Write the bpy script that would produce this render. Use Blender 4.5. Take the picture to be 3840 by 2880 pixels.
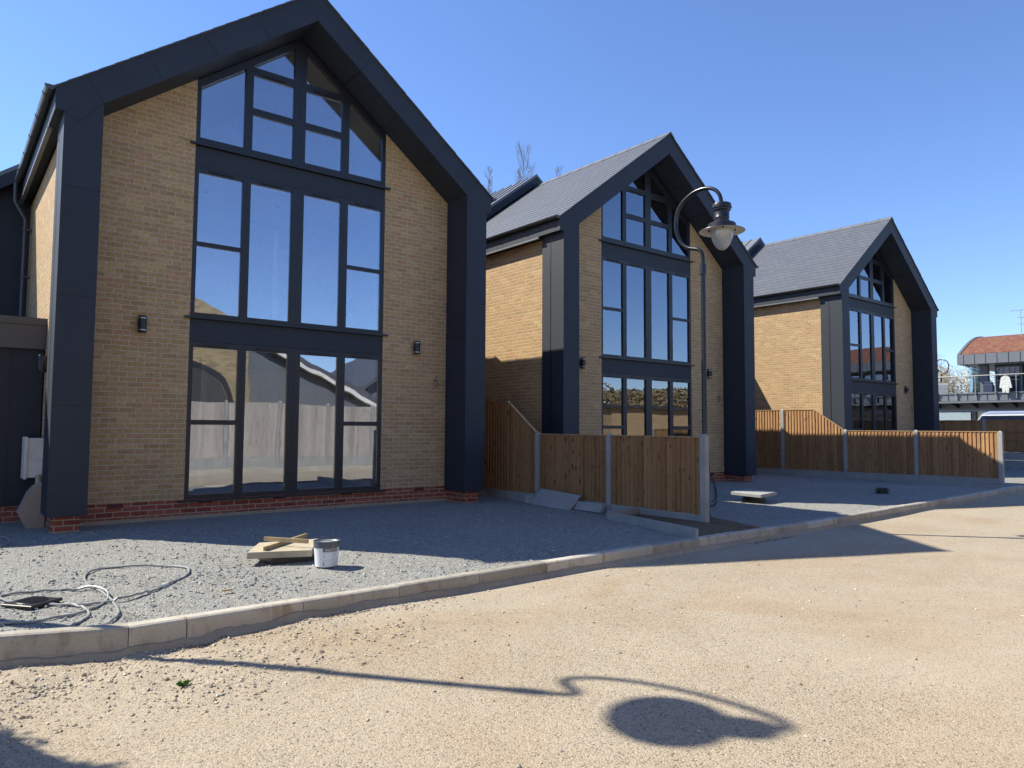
import bpy, bmesh, math, random
from mathutils import Vector, Matrix, noise
random.seed(7)
R = math.radians
SC = bpy.context.scene
for o in list(bpy.data.objects): bpy.data.objects.remove(o)
COL = SC.collection
# ---------------------------------------------------------------- camera
cam = bpy.data.cameras.new('camera'); camo = bpy.data.objects.new('camera', cam); COL.objects.link(camo)
cam.sensor_width = 36; cam.lens = 25.222; cam.clip_start = .05; cam.clip_end = 3000
FW = Vector((0.62285437, 0.77993845, 0.06122456)); RT = Vector((0.78116186, -0.62430001, 0.00596988)); UP = Vector((-0.04287864, -0.04410793, 0.99810616))
camo.matrix_world = Matrix(((RT.x, UP.x, -FW.x, 0), (RT.y, UP.y, -FW.y, 0), (RT.z, UP.z, -FW.z, 0), (0, 0, 0, 1)))
SC.camera = camo
# ---------------------------------------------------------------- light
AZ, EL = 37.0, 44.0          # the sun stands behind the houses, to the left of +Y
w = bpy.data.worlds.new('World'); SC.world = w; w.use_nodes = True
nt = w.node_tree; nt.nodes.clear()
sk = nt.nodes.new('ShaderNodeTexSky'); sk.sky_type = 'NISHITA'; sk.sun_disc = False
sk.sun_elevation = R(EL); sk.sun_rotation = R(-AZ); sk.altitude = 0; sk.air_density = 1.0; sk.dust_density = .0; sk.ozone_density = 4.5
bg = nt.nodes.new('ShaderNodeBackground'); bg.inputs[1].default_value = .11
wo = nt.nodes.new('ShaderNodeOutputWorld'); mx = nt.nodes.new('ShaderNodeMix'); mx.data_type = 'RGBA'; mx.blend_type = 'MULTIPLY'; mx.inputs[0].default_value = 1; mx.inputs[7].default_value = (.86, .92, 1.10, 1)
nt.links.new(sk.outputs[0], mx.inputs[6]); nt.links.new(mx.outputs[2], bg.inputs[0]); nt.links.new(bg.outputs[0], wo.inputs[0])
sl = bpy.data.lights.new('sun', 'SUN'); sl.energy = 5.0; sl.angle = R(.55); sl.color = (1, .94, .80)
so = bpy.data.objects.new('sun', sl); COL.objects.link(so)
sd = Vector((math.sin(R(AZ))*math.cos(R(EL)), -math.cos(R(AZ))*math.cos(R(EL)), -math.sin(R(EL))))
so.rotation_euler = sd.to_track_quat('-Z', 'Y').to_euler()
SC.view_settings.view_transform = 'Standard'; SC.view_settings.look = 'None'
SC.view_settings.exposure = .86; SC.view_settings.gamma = 1
SC.render.engine = 'CYCLES'

# ---------------------------------------------------------------- materials
class NT:
    def __init__(s, name):
        s.m = bpy.data.materials.new(name); s.m.use_nodes = True; s.t = s.m.node_tree; s.t.nodes.clear()
        s.out = s.n('ShaderNodeOutputMaterial'); s.b = s.n('ShaderNodeBsdfPrincipled'); s.l(s.b.outputs[0], s.out.inputs[0])
    def n(s, t, **k):
        x = s.t.nodes.new(t)
        for a, v in k.items(): setattr(x, a, v)
        return x
    def l(s, a, b): s.t.links.new(a, b)
    def put(s, sock, v):
        if isinstance(v, (int, float)): sock.default_value = v
        elif isinstance(v, tuple): sock.default_value = v if len(v) == 4 or sock.type == 'VECTOR' else (*v, 1)
        else: s.l(v, sock)
    def math(s, op, a, b=0.0, c=None, clamp=False):
        x = s.n('ShaderNodeMath', operation=op, use_clamp=clamp); s.put(x.inputs[0], a); s.put(x.inputs[1], b)
        if c is not None: s.put(x.inputs[2], c)
        return x.outputs[0]
    def mix(s, f, a, b, mode='MIX'):
        x = s.n('ShaderNodeMix', data_type='RGBA', blend_type=mode); s.put(x.inputs[0], f); s.put(x.inputs[6], a); s.put(x.inputs[7], b); return x.outputs[2]
    def noise(s, v, sc, det=3, ro=.55, d='3D', dist=0):
        x = s.n('ShaderNodeTexNoise', noise_dimensions=d); s.put(x.inputs['Vector'], v); x.inputs['Scale'].default_value = sc; x.inputs['Detail'].default_value = det; x.inputs['Roughness'].default_value = ro; x.inputs['Distortion'].default_value = dist
        return x.outputs[0]
    def voro(s, v, sc, feat='F1'):
        x = s.n('ShaderNodeTexVoronoi', feature=feat); s.put(x.inputs['Vector'], v); x.inputs['Scale'].default_value = sc; return x
    def ramp(s, f, st, interp='LINEAR'):
        x = s.n('ShaderNodeValToRGB'); x.color_ramp.interpolation = interp; e = x.color_ramp.elements
        while len(e) < len(st): e.new(.5)
        for k, (p, c) in zip(e, st): k.position = p; k.color = (*c, 1) if isinstance(c, tuple) else (c, c, c, 1)
        s.put(x.inputs[0], f); return x.outputs[0]
    def rng(s, f, a, b, c=0, d=1):
        x = s.n('ShaderNodeMapRange'); s.put(x.inputs[0], f)
        for i, v in enumerate((a, b, c, d)): x.inputs[i+1].default_value = v
        return x.outputs[0]
    def bump(s, h, dist=.01, st=1.0):
        x = s.n('ShaderNodeBump'); x.inputs['Distance'].default_value = dist; x.inputs['Strength'].default_value = st; s.put(x.inputs['Height'], h); s.l(x.outputs[0], s.b.inputs['Normal'])
    def obj(s): return s.n('ShaderNodeTexCoord').outputs['Object']
    def uv(s): return s.n('ShaderNodeTexCoord').outputs['UV']
    def xyz(s, v):
        x = s.n('ShaderNodeSeparateXYZ'); s.l(v, x.inputs[0]); return x.outputs
    def vec(s, x, y, z=0.0):
        c = s.n('ShaderNodeCombineXYZ'); s.put(c.inputs[0], x); s.put(c.inputs[1], y); s.put(c.inputs[2], z); return c.outputs[0]
    def map(s, v, sc):
        x = s.n('ShaderNodeMapping'); s.put(x.inputs[0], v); x.inputs['Scale'].default_value = sc; return x.outputs[0]
    def wn(s, v):
        x = s.n('ShaderNodeTexWhiteNoise', noise_dimensions='3D'); s.put(x.inputs[0], v); return x.outputs
    def fin(s, col, rough=.6, spec=.5, metal=0):
        s.put(s.b.inputs['Base Color'], col); s.put(s.b.inputs['Roughness'], rough); s.b.inputs['Specular IOR Level'].default_value = spec; s.b.inputs['Metallic'].default_value = metal; return s.m

def brick_mat(name, cols, mortar, W=.2375, H=.0775, mw=.0055, speck=.5):
    s = NT(name); uv = s.uv(); u = s.xyz(uv)
    jit = s.noise(s.map(uv, (3, 3, 3)), 1.6, 2); jv = s.math('MULTIPLY', s.math('SUBTRACT', jit, .5), .012)
    v = s.math('DIVIDE', s.math('ADD', u[1], jv), H); row = s.math('FLOOR', v)
    off = s.math('MULTIPLY', s.math('MODULO', row, 2), .5)
    rj = s.math('MULTIPLY', s.math('SUBTRACT', s.wn(s.vec(row, 3.3))[0], .5), .12)
    cx = s.math('ADD', s.math('ADD', s.math('DIVIDE', u[0], W), off), rj); colu = s.math('FLOOR', cx)
    fx = s.math('SUBTRACT', cx, colu); fy = s.math('SUBTRACT', v, row)
    dx = s.math('MULTIPLY', s.math('MINIMUM', fx, s.math('SUBTRACT', 1.0, fx)), W)
    dy = s.math('MULTIPLY', s.math('MINIMUM', fy, s.math('SUBTRACT', 1.0, fy)), H)
    rag = s.math('MULTIPLY', s.math('SUBTRACT', s.noise(uv, 60, 2), .5), .005)
    d = s.math('ADD', s.math('MINIMUM', dx, dy), rag)
    msk = s.rng(d, mw*.7, mw*1.3)
    w1 = s.wn(s.vec(colu, row, 1.7))
    n = len(cols)
    c = s.ramp(w1[0], [(i/n, cols[i]) for i in range(n)], 'CONSTANT')
    nn = s.noise(uv, 22, 4, .65)
    c = s.mix(s.rng(nn, .35, .75), c, s.mix(1, c, (.62, .55, .45), 'MULTIPLY'))
    n2 = s.noise(uv, 45, 3, .6)
    c = s.mix(s.rng(n2, .6, .72, 0, .35), c, (.50, .40, .26))
    bl = s.noise(uv, .9, 3); c = s.mix(s.rng(bl, .3, .7, 0, .35), c, s.mix(1, c, (.78, .74, .72), 'MULTIPLY'))
    vo = s.voro(uv, 38); pit = s.math('MULTIPLY', s.math('LESS_THAN', vo.outputs['Distance'], .16), s.math('GREATER_THAN', s.wn(s.vec(colu, row, 9.1))[0], .72))
    pit = s.math('MULTIPLY', pit, s.math('GREATER_THAN', s.noise(uv, 13, 1), .52))
    c = s.mix(s.math('MULTIPLY', pit, speck*1.7, clamp=True), c, (.02, .016, .013))
    mc = s.mix(s.noise(uv, 8, 3), mortar, tuple(k*.8 for k in mortar))
    c = s.mix(msk, mc, c)
    h = s.math('ADD', s.math('MULTIPLY', msk, .8), s.math('MULTIPLY', nn, .5)); h = s.math('SUBTRACT', h, pit)
    s.bump(h, .006, .8)
    return s.fin(c, .88, .25)

M = {}
M['brick'] = brick_mat('yellow_stock_brick', [(0.501, 0.341, 0.17), (0.453, 0.31, 0.154), (0.54, 0.373, 0.189), (0.476, 0.325, 0.165), (0.421, 0.285, 0.151), (0.508, 0.33, 0.181), (0.564, 0.397, 0.204), (0.461, 0.317, 0.158), (0.508, 0.305, 0.177), (0.485, 0.337, 0.173), (0.513, 0.353, 0.181)], (.54, .46, .35), mw=.0062)
M['oldbrick'] = brick_mat('old_yellow_brick', [(.42, .32, .16), (.50, .38, .20), (.36, .27, .14), (.30, .23, .14), (.46, .35, .19)], (.46, .42, .34))
M['redbrick'] = brick_mat('red_engineering_brick', [(.34, .095, .060), (.39, .12, .075), (.30, .085, .058), (.36, .11, .078), (.25, .06, .045)], (.42, .33, .24), mw=.0075, speck=.2)

def clad(name, base, seams=False, rough=.42):
    s = NT(name); v = s.obj(); n1 = s.noise(v, 1.3, 4); n2 = s.noise(s.map(v, (9, 9, 1.4)), 5, 4)
    c = s.mix(s.rng(n1, .3, .7), base, tuple(k*1.18 for k in base))
    c = s.mix(s.rng(n2, .58, .8, 0, .16), c, tuple(min(1, k*1.9+.01) for k in base))
    s.bump(s.noise(v, 2.2, 2), .004, .25)
    return s.fin(c, s.rng(n2, .3, .7, rough-.05, rough+.1), .45)
M['clad'] = clad('slate_grey_cladding', (.018, .024, .036), rough=.58)
for _n in M['clad'].node_tree.nodes:
    if _n.type == 'BSDF_PRINCIPLED': _n.inputs['Specular IOR Level'].default_value = .4
M['frame'] = clad('anthracite_window_frame', (.012, .014, .020), rough=.38)
M['joint'] = clad('dark_panel_joint', (.006, .006, .008))
M['zinc'] = clad('grey_zinc_sheet', (.13, .14, .155), rough=.45)
M['plastic'] = clad('grey_plastic_gutter', (.055, .057, .062), rough=.3)
M['fcement'] = clad('grey_fascia_board', (.11, .115, .125), rough=.5)

def slate():
    s = NT('blue_grey_slate'); uv = s.uv(); u = s.xyz(uv)
    row = s.math('FLOOR', s.math('DIVIDE', u[1], .235)); off = s.math('ADD', s.math('MULTIPLY', s.math('MODULO', row, 2), .5), s.math('MULTIPLY', s.wn(s.vec(row, 1.1))[0], .15))
    cx = s.math('ADD', s.math('DIVIDE', u[0], .30), off); cl = s.math('FLOOR', cx); fx = s.math('SUBTRACT', cx, cl)
    dx = s.math('MINIMUM', fx, s.math('SUBTRACT', 1.0, fx)); j = s.rng(dx, .008, .02)
    wv = s.wn(s.vec(cl, row, 4.4))[0]
    c = s.mix(wv, (.082, .088, .102), (.100, .106, .120))
    n = s.noise(uv, 14, 5, .7); c = s.mix(s.rng(n, .35, .75, 0, .25), c, (.15, .155, .165))
    c = s.mix(j, (.02, .021, .024), c)
    s.bump(s.math('ADD', s.math('MULTIPLY', wv, .6), s.math('ADD', n, j)), .008, .55)
    return s.fin(c, .5, .5)
M['slate'] = slate()

def concrete(name, base, stain=(.30, .22, .14), k=.5, rough=.85):
    s = NT(name); v = s.obj(); n1 = s.noise(v, 2.2, 6, .65); n2 = s.noise(v, 55, 4, .7); n3 = s.noise(s.map(v, (4, 4, 1.2)), 3, 4)
    c = s.mix(s.rng(n1, .3, .7), base, tuple(q*.72 for q in base))
    c = s.mix(s.rng(n3, .52, .72, 0, k), c, stain)
    c = s.mix(s.rng(n2, .45, .75, 0, .4), c, tuple(min(1, q*1.25) for q in base))
    vo = s.voro(v, 90); c = s.mix(s.math('MULTIPLY', s.math('LESS_THAN', vo.outputs[0], .13), .6), c, (.06, .055, .05))
    s.bump(s.math('ADD', n2, s.math('MULTIPLY', n1, .6)), .004, .6)
    return s.fin(c, rough, .25)
M['conc'] = concrete('grey_concrete', (.34, .34, .325), (.26, .22, .17), .25)
M['kerb'] = kerbm = concrete('kerb_concrete', (.50, .47, .41), (.24, .175, .10), .75)
_t = kerbm.node_tree; _b = [n for n in _t.nodes if n.type == 'BSDF_PRINCIPLED'][0]; _src = _b.inputs['Base Color'].links[0].from_socket
_g = _t.nodes.new('ShaderNodeNewGeometry'); _r = _t.nodes.new('ShaderNodeValToRGB'); _m = _t.nodes.new('ShaderNodeMix'); _m.data_type = 'RGBA'; _m.blend_type = 'MULTIPLY'; _m.inputs[0].default_value = 1
_r.color_ramp.elements[0].color = (.62, .60, .58, 1); _r.color_ramp.elements[1].color = (1.12, 1.1, 1.08, 1)
_t.links.new(_g.outputs['Random Per Island'], _r.inputs[0]); _t.links.new(_src, _m.inputs[6]); _t.links.new(_r.outputs[0], _m.inputs[7]); _t.links.new(_m.outputs[2], _b.inputs['Base Color'])
M['haunch'] = concrete('sandy_mortar', (.36, .30, .22), (.22, .18, .14), .6)
M['slab'] = concrete('buff_concrete_slab', (.46, .40, .29), (.26, .18, .11), .3)

def gravel(name, a, b, c3, dark, sc=55, bd=.02, fine=.5, patch=None):
    s = NT(name); v = s.obj()
    vo = s.voro(v, sc); vc = vo.outputs['Color']; f = s.xyz(vc)
    v2 = s.voro(v, sc*2.7); f2 = s.xyz(v2.outputs['Color'])
    c = s.ramp(f[0], [(0, a), (.35, b), (.7, c3), (1, tuple(min(1, k*1.25) for k in c3))])
    c2 = s.ramp(f2[1], [(0, a), (.5, b), (1, c3)])
    c = s.mix(fine, c, c2)
    c = s.mix(s.math('MULTIPLY', s.math('GREATER_THAN', f[1], .9), .75), c, dark)
    n = s.noise(v, 1.1, 5, .6); c = s.mix(s.rng(n, .3, .7, 0, .45), c, s.mix(1, c, (.80, .78, .76), 'MULTIPLY'))
    c = s.mix(s.math('MULTIPLY', s.math('GREATER_THAN', f2[2], .93), .6), c, tuple(min(.7, k*1.5) for k in c3))
    n6 = s.noise(v, 3.2, 4, .6); c = s.mix(s.rng(n6, .55, .75, 0, .35), c, s.mix(1, c, (.82, .78, .72), 'MULTIPLY'))
    n4 = s.noise(v, .35, 3, .6); c = s.mix(s.rng(n4, .42, .7, 0, .45), c, patch or tuple(min(1, k*1.1) for k in c3))
    n7 = s.noise(v, 11, 8, .82); c = s.mix(s.rng(n7, .40, .60, 0, .6), s.mix(1, c, (1.15, 1.15, 1.14), 'MULTIPLY'), s.mix(1, c, (.68, .68, .69), 'MULTIPLY')) if name.startswith('grey') else c
    if name.startswith('buff'):
        c = s.mix(s.rng(s.noise(v, .55, 5, .65, dist=.8), .48, .66, 0, .5), c, s.mix(1, c, (.90, .78, .64), 'MULTIPLY')); c = s.mix(s.rng(s.noise(s.map(v, (.35, 1.4, 1)), .8, 4, .6), .52, .7, 0, .4), c, s.mix(1, c, (1.12, 1.13, 1.16), 'MULTIPLY'))
    n5 = s.noise(v, 260, 2); c = s.mix(s.rng(n5, .3, .8, 0, .5), c, s.mix(1, c, (.6, .6, .6), 'MULTIPLY'))
    h = s.math('ADD', s.math('MULTIPLY', vo.outputs[0], -1.0), s.math('MULTIPLY', v2.outputs[0], -.5)); h = s.math('ADD', h, s.math('MULTIPLY', s.noise(v, 12, 4), 1.2))
    s.bump(h, bd, .9)
    return s.fin(c, .92, .2)
M['gravel'] = gravel('grey_crushed_gravel', (.20, .20, .19), (.30, .30, .28), (.42, .415, .38), (.10, .10, .105), 60, .016, patch=(.36, .355, .33))
M['road'] = gravel('buff_bound_gravel_road', (.28, .23, .165), (.37, .31, .228), (.46, .395, .30), (.13, .115, .10), 95, .004, .55, patch=(.44, .375, .285))
M['soil'] = gravel('planting_soil', (.10, .07, .045), (.16, .12, .08), (.22, .17, .11), (.05, .035, .02), 45, .02)
M['earth'] = gravel('plain_ground', (.22, .20, .15), (.28, .25, .19), (.32, .29, .22), (.12, .11, .08), 20, .02)

def stone_mat(name, cols):
    s = NT(name); g = s.n('ShaderNodeNewGeometry'); c = s.ramp(g.outputs['Random Per Island'], [(i/len(cols), k) for i, k in enumerate(cols)], 'CONSTANT')
    s.bump(s.noise(s.obj(), 90, 3), .002, .6); return s.fin(c, .9, .2)
M['stoneG'] = stone_mat('grey_stones', [(.26, .27, .27), (.36, .36, .34), (.17, .18, .20), (.30, .30, .28), (.44, .43, .40), (.22, .23, .24), (.33, .30, .24), (.28, .31, .30)])
M['stoneB'] = stone_mat('buff_stones', [(.42, .35, .25), (.50, .44, .34), (.30, .27, .23), (.55, .47, .35), (.30, .28, .26), (.38, .31, .22), (.46, .42, .36), (.36, .26, .18)])

def wood(name, cols, bw=.1, axis=1, knot=1.0, dark=(.10, .045, .02)):
    s = NT(name); v = s.obj(); x = s.xyz(v); cc = x[axis]
    bi = s.math('FLOOR', s.math('DIVIDE', cc, bw)); wv = s.wn(s.vec(bi, 2.2, 1.1))
    shift = s.vec(s.math('MULTIPLY', cc, 1.0), s.math('MULTIPLY', wv[0], 20.0), x[2])
    c = s.ramp(wv[0], [(i/(len(cols)-1), k) for i, k in enumerate(cols)])
    g = s.noise(s.map(shift, (45, 1, 2.2)), 2.0, 5, .6, dist=.6)
    c = s.mix(s.rng(g, .35, .7, 0, .55), c, s.mix(1, c, (.58, .48, .42), 'MULTIPLY'))
    n = s.noise(s.map(shift, (3, 1, 1.2)), 2.0, 3); c = s.mix(s.rng(n, .5, .75, 0, .5), c, s.mix(1, c, (.62, .50, .42), 'MULTIPLY'))
    kv = s.voro(s.map(shift, (10, 1, 4.4)), 1.0); k = s.rng(s.math('ADD', kv.outputs[0], s.math('MULTIPLY', s.math('SUBTRACT', n, .5), .35)), .10, .26, 1, 0)
    k = s.math('MULTIPLY', k, s.math('GREATER_THAN', s.xyz(kv.outputs['Color'])[0], .22))
    c = s.mix(s.math('MULTIPLY', k, .85*knot), c, dark)
    s.bump(s.math('ADD', g, s.math('MULTIPLY', k, -.5)), .003, .5)
    return s.fin(c, .8, .2)
M['wood'] = wood('brown_featheredge_boards', [(.34, .19, .088), (.40, .23, .108), (.30, .165, .078), (.43, .255, .125), (.36, .205, .098)])
M['greywood'] = wood('weathered_grey_boards', [(.42, .39, .36), (.52, .48, .44), (.36, .335, .31), (.47, .43, .40)], axis=0, knot=.5, dark=(.16, .10, .07))
M['rail'] = wood('capping_rail_wood', [(.42, .27, .15), (.46, .31, .18)], bw=3)
M['stick'] = wood('pale_offcut_wood', [(.40, .31, .17), (.44, .35, .20)], bw=3, knot=.5)

def plain(name, col, rough=.5, metal=0, spec=.5, var=.15, sc=8):
    s = NT(name); n = s.noise(s.obj(), sc, 4); c = s.mix(s.rng(n, .3, .7), col, tuple(k*(1-var) for k in col)); s.bump(n, .002, .2)
    return s.fin(c, rough, spec, metal)
M['white'] = plain('white_paint', (.74, .73, .69), .5)
M['offwhite'] = plain('cream_enamel', (.62, .58, .50), .4)
M['steelblk'] = plain('black_painted_steel', (.016, .018, .022), .25, 0, .45)
M['lampbody'] = plain('dark_lamp_enamel', (.020, .021, .030), .35, 0, .4)
M['meter'] = plain('white_grp_box', (.72, .70, .66), .45)
M['gasbox'] = plain('beige_brown_plastic', (.40, .31, .25), .55)
M['hose'] = plain('grey_pvc_conduit', (.30, .31, .30), .4)
M['black'] = plain('black_plastic', (.018, .018, .02), .4)
M['steel'] = plain('brushed_steel', (.55, .52, .47), .3, .8)
M['cream'] = plain('plaster_white', (.84, .80, .73), .8)
M['floor'] = plain('screed_floor', (.30, .29, .27), .8)
M['curtain'] = plain('dark_interior', (.05, .055, .06), .8)
M['cloth'] = plain('white_cloth', (.60, .61, .57), .9, var=.3)
M['van'] = plain('blue_grey_paint', (.26, .30, .42), .25)
M['label'] = plain('pale_blue_print', (.45, .66, .76), .4)
M['paint'] = plain('bucket_plastic', (.74, .76, .78), .35)
M['blklid'] = plain('dark_bucket_rim', (.085, .10, .12), .3)
M['bluedark'] = plain('navy_plastic', (.02, .03, .07), .5)

def glass(name, f0=.34, tint=(.62, .68, .70), wav=.0012):
    s = NT(name); g = s.n('ShaderNodeBsdfGlossy'); g.inputs['Roughness'].default_value = 0; g.inputs['Color'].default_value = (.80, .87, 1.0, 1)
    t = s.n('ShaderNodeBsdfTransparent'); t.inputs['Color'].default_value = (*tint, 1)
    fr = s.n('ShaderNodeFresnel'); fr.inputs['IOR'].default_value = 1.5
    m = s.n('ShaderNodeMixShader'); s.l(s.math('ADD', fr.outputs[0], f0, clamp=True), m.inputs[0]); s.l(t.outputs[0], m.inputs[1]); s.l(g.outputs[0], m.inputs[2])
    b = s.n('ShaderNodeBump'); b.inputs['Distance'].default_value = wav; b.inputs['Strength'].default_value = 1; s.l(s.noise(s.obj(), 1.6, 1), b.inputs['Height']); s.l(b.outputs[0], g.inputs['Normal'])
    if name == 'clear_lamp_bowl':
        df = s.n('ShaderNodeBsdfTranslucent'); df.inputs[0].default_value = (.8, .8, .78, 1); d2 = s.n('ShaderNodeBsdfDiffuse'); d2.inputs[0].default_value = (.7, .7, .68, 1); a_ = s.n('ShaderNodeMixShader'); a_.inputs[0].default_value = .5; s.l(df.outputs[0], a_.inputs[1]); s.l(d2.outputs[0], a_.inputs[2])
        m3 = s.n('ShaderNodeMixShader'); m3.inputs[0].default_value = .42; s.l(m.outputs[0], m3.inputs[1]); s.l(a_.outputs[0], m3.inputs[2]); m = m3
    s.l(m.outputs[0], s.out.inputs[0]); return s.m
M['glass'] = glass('coated_window_glass', .21, (.99, .99, .98), wav=.0014)
M['globe'] = glass('clear_lamp_bowl', .10, (.90, .91, .92), .0)
M['screen'] = glass('pale_balcony_glass', .22, (.55, .72, .75))

def leafy(name, cols):
    s = NT(name); g = s.n('ShaderNodeNewGeometry'); c = s.ramp(g.outputs['Random Per Island'], [(i/(len(cols)-1), k) for i, k in enumerate(cols)]); return s.fin(c, .8, .2)
M['bark'] = plain('pale_bark', (.22, .18, .14), .9)
M['twig'] = leafy('brown_twigs', [(.22, .16, .09), (.30, .22, .12), (.18, .15, .08)])
M['green'] = leafy('evergreen_leaves', [(.035, .055, .02), (.06, .085, .03), (.09, .10, .04)])
M['grass'] = leafy('grass_blades', [(.06, .14, .02), (.10, .20, .03)])
def sedum():
    s = NT('red_sedum'); v = s.obj(); c = s.ramp(s.noise(v, 3.5, 6, .7), [(.3, (.13, .05, .045)), (.5, (.19, .08, .06)), (.62, (.19, .13, .06)), (.75, (.24, .12, .10))]); s.bump(s.noise(v, 30, 3), .03, 1); return s.fin(c, .95, .1)
M['sedum'] = sedum()

# ---------------------------------------------------------------- mesh building
class MB:
    def __init__(s): s.v = []; s.f = []; s.m = []
    def add(s, vs, fs, m=0):
        k = len(s.v); s.v += [tuple(p) for p in vs]; s.f += [tuple(i+k for i in f) for f in fs]; s.m += [m]*len(fs); return s
    def box(s, x0, x1, y0, y1, z0, z1, m=0):
        return s.add([(x0, y0, z0), (x1, y0, z0), (x1, y1, z0), (x0, y1, z0), (x0, y0, z1), (x1, y0, z1), (x1, y1, z1), (x0, y1, z1)],
                     [(0, 3, 2, 1), (4, 5, 6, 7), (0, 1, 5, 4), (1, 2, 6, 5), (2, 3, 7, 6), (3, 0, 4, 7)], m)
    def cbox(s, x0, x1, y0, y1, z0, z1, c=.01, m=0):      # box with chamfered top edges
        v = [(x0, y0, z0), (x1, y0, z0), (x1, y1, z0), (x0, y1, z0), (x0, y0, z1-c), (x1, y0, z1-c), (x1, y1, z1-c), (x0, y1, z1-c),
             (x0+c, y0+c, z1), (x1-c, y0+c, z1), (x1-c, y1-c, z1), (x0+c, y1-c, z1)]
        f = [(0, 3, 2, 1), (8, 9, 10, 11)] + [(i, (i+1) % 4, 4+(i+1) % 4, 4+i) for i in range(4)] + [(4+i, 4+(i+1) % 4, 8+(i+1) % 4, 8+i) for i in range(4)]
        return s.add(v, f, m)
    def ext(s, poly, d, m=0):                              # poly: 3-D points, extruded by d
        n = len(poly); d = Vector(d); P = [Vector(p) for p in poly]
        nrm = Vector((0, 0, 0))
        for i in range(n): nrm += P[i].cross(P[(i+1) % n])
        if nrm.dot(d) > 0: P.reverse()
        v = P+[p+d for p in P]
        return s.add(v, [tuple(range(n)), tuple(reversed(range(n, 2*n)))]+[(i, n+i, n+(i+1) % n, (i+1) % n) for i in range(n)], m)
    def xz(s, poly, y0, y1, m=0): return s.ext([(x, y0, z) for x, z in poly], (0, y1-y0, 0), m)
    def yz(s, poly, x0, x1, m=0): return s.ext([(x0, y, z) for y, z in poly], (x1-x0, 0, 0), m)
    def xy(s, poly, z0, z1, m=0): return s.ext([(x, y, z0) for x, y in poly], (0, 0, z1-z0), m)
    def tube(s, pts, r, n=8, m=0, closed=False, caps=True):
        P = [Vector(p) for p in pts]; N = len(P); rr = r if isinstance(r, (list, tuple)) else [r]*N
        v = []; up = None
        for i in range(N):
            a = P[(i-1) % N] if (closed or i > 0) else P[0]; b = P[(i+1) % N] if (closed or i < N-1) else P[-1]
            t = (b-a).normalized()
            if up is None: up = t.orthogonal().normalized()
            else:
                up = up-t*up.dot(t); up = up.normalized() if up.length > 1e-6 else t.orthogonal().normalized()
            w_ = t.cross(up)
            for k in range(n):
                a_ = 2*math.pi*k/n; v.append(P[i]+(up*math.cos(a_)+w_*math.sin(a_))*rr[i])
        f = []
        for i in range(N if closed else N-1):
            j = (i+1) % N
            for k in range(n): f.append((i*n+k, i*n+(k+1) % n, j*n+(k+1) % n, j*n+k))
        if caps and not closed: f += [tuple(reversed(range(n))), tuple(range((N-1)*n, N*n))]
        return s.add(v, f, m)
    def lathe(s, prof, c=(0, 0, 0), n=28, m=0, a0=0, a1=2*math.pi):
        full = abs(a1-a0-2*math.pi) < 1e-6; K = n if full else n+1; v = []; f = []
        for r_, z in prof:
            for k in range(K):
                a = a0+(a1-a0)*k/n; v.append((c[0]+r_*math.cos(a), c[1]+r_*math.sin(a), c[2]+z))
        for i in range(len(prof)-1):
            for k in range(n):
                k2 = (k+1) % K; f.append((i*K+k, i*K+k2, (i+1)*K+k2, (i+1)*K+k))
        return s.add(v, f, m)
    def build(s, name, mats, parent=None, smooth=False, loc=None):
        me = bpy.data.meshes.new(name); me.from_pydata(s.v, [], s.f); 
        if not isinstance(mats, (list, tuple)): mats = [mats]
        for k in mats: me.materials.append(M[k])
        for p, k in zip(me.polygons, s.m): p.material_index = k; p.use_smooth = smooth
        me.update()
        uvl = me.uv_layers.new(name='UVMap').data
        for p in me.polygons:
            n = p.normal
            if abs(n.z) > .93: ua, va = Vector((1, 0, 0)), Vector((0, 1, 0))
            else:
                ua = Vector((0, 0, 1)).cross(n).normalized(); va = n.cross(ua)
                if ua.x+ua.y*1.01 < 0: ua = -ua
            for li in p.loop_indices:
                co = me.vertices[me.loops[li].vertex_index].co; uvl[li].uv = (co.dot(ua)+50, co.dot(va)+50)
        if smooth:
            try: me.set_sharp_from_angle(angle=R(35))
            except Exception: pass
        o = bpy.data.objects.new(name, me); COL.objects.link(o)
        if parent: o.parent = parent
        if loc: o.location = loc
        return o
def tag(o, label=None, cat=None, group=None, kind=None):
    if label: o['label'] = label
    if cat: o['category'] = cat
    if group: o['group'] = group
    if kind: o['kind'] = kind
    return o
def thing(name, label, cat, loc=(0, 0, 0), rz=0, group=None):
    o = bpy.data.objects.new(name, None); COL.objects.link(o); o.location = loc; o.rotation_euler = (0, 0, rz); o.empty_display_size = .3
    return tag(o, label, cat, group)
def copy_tree(o, parent=None):
    c = o.copy(); COL.objects.link(c); c.parent = parent
    if parent: c.matrix_parent_inverse = o.matrix_parent_inverse.copy()
    for ch in list(o.children): copy_tree(ch, c)
    return c
def catmull(P, k=5, closed=False):
    P = [Vector(p) for p in P]; out = []; N = len(P)
    for i in range(N if closed else N-1):
        g = (lambda j: P[j % N]) if closed else (lambda j: P[max(0, min(N-1, j))])
        a, b, c, d = g(i-1), g(i), g(i+1), g(i+2)
        for q in range(k):
            t = q/k; out.append(.5*((2*b)+(c-a)*t+(2*a-5*b+4*c-d)*t*t+(3*b-a-3*c+d)*t**3))
    if not closed: out.append(P[-1])
    return out
def sm(a, b, x):
    t = max(0, min(1, (x-a)/(b-a))); return t*t*(3-2*t)

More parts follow.
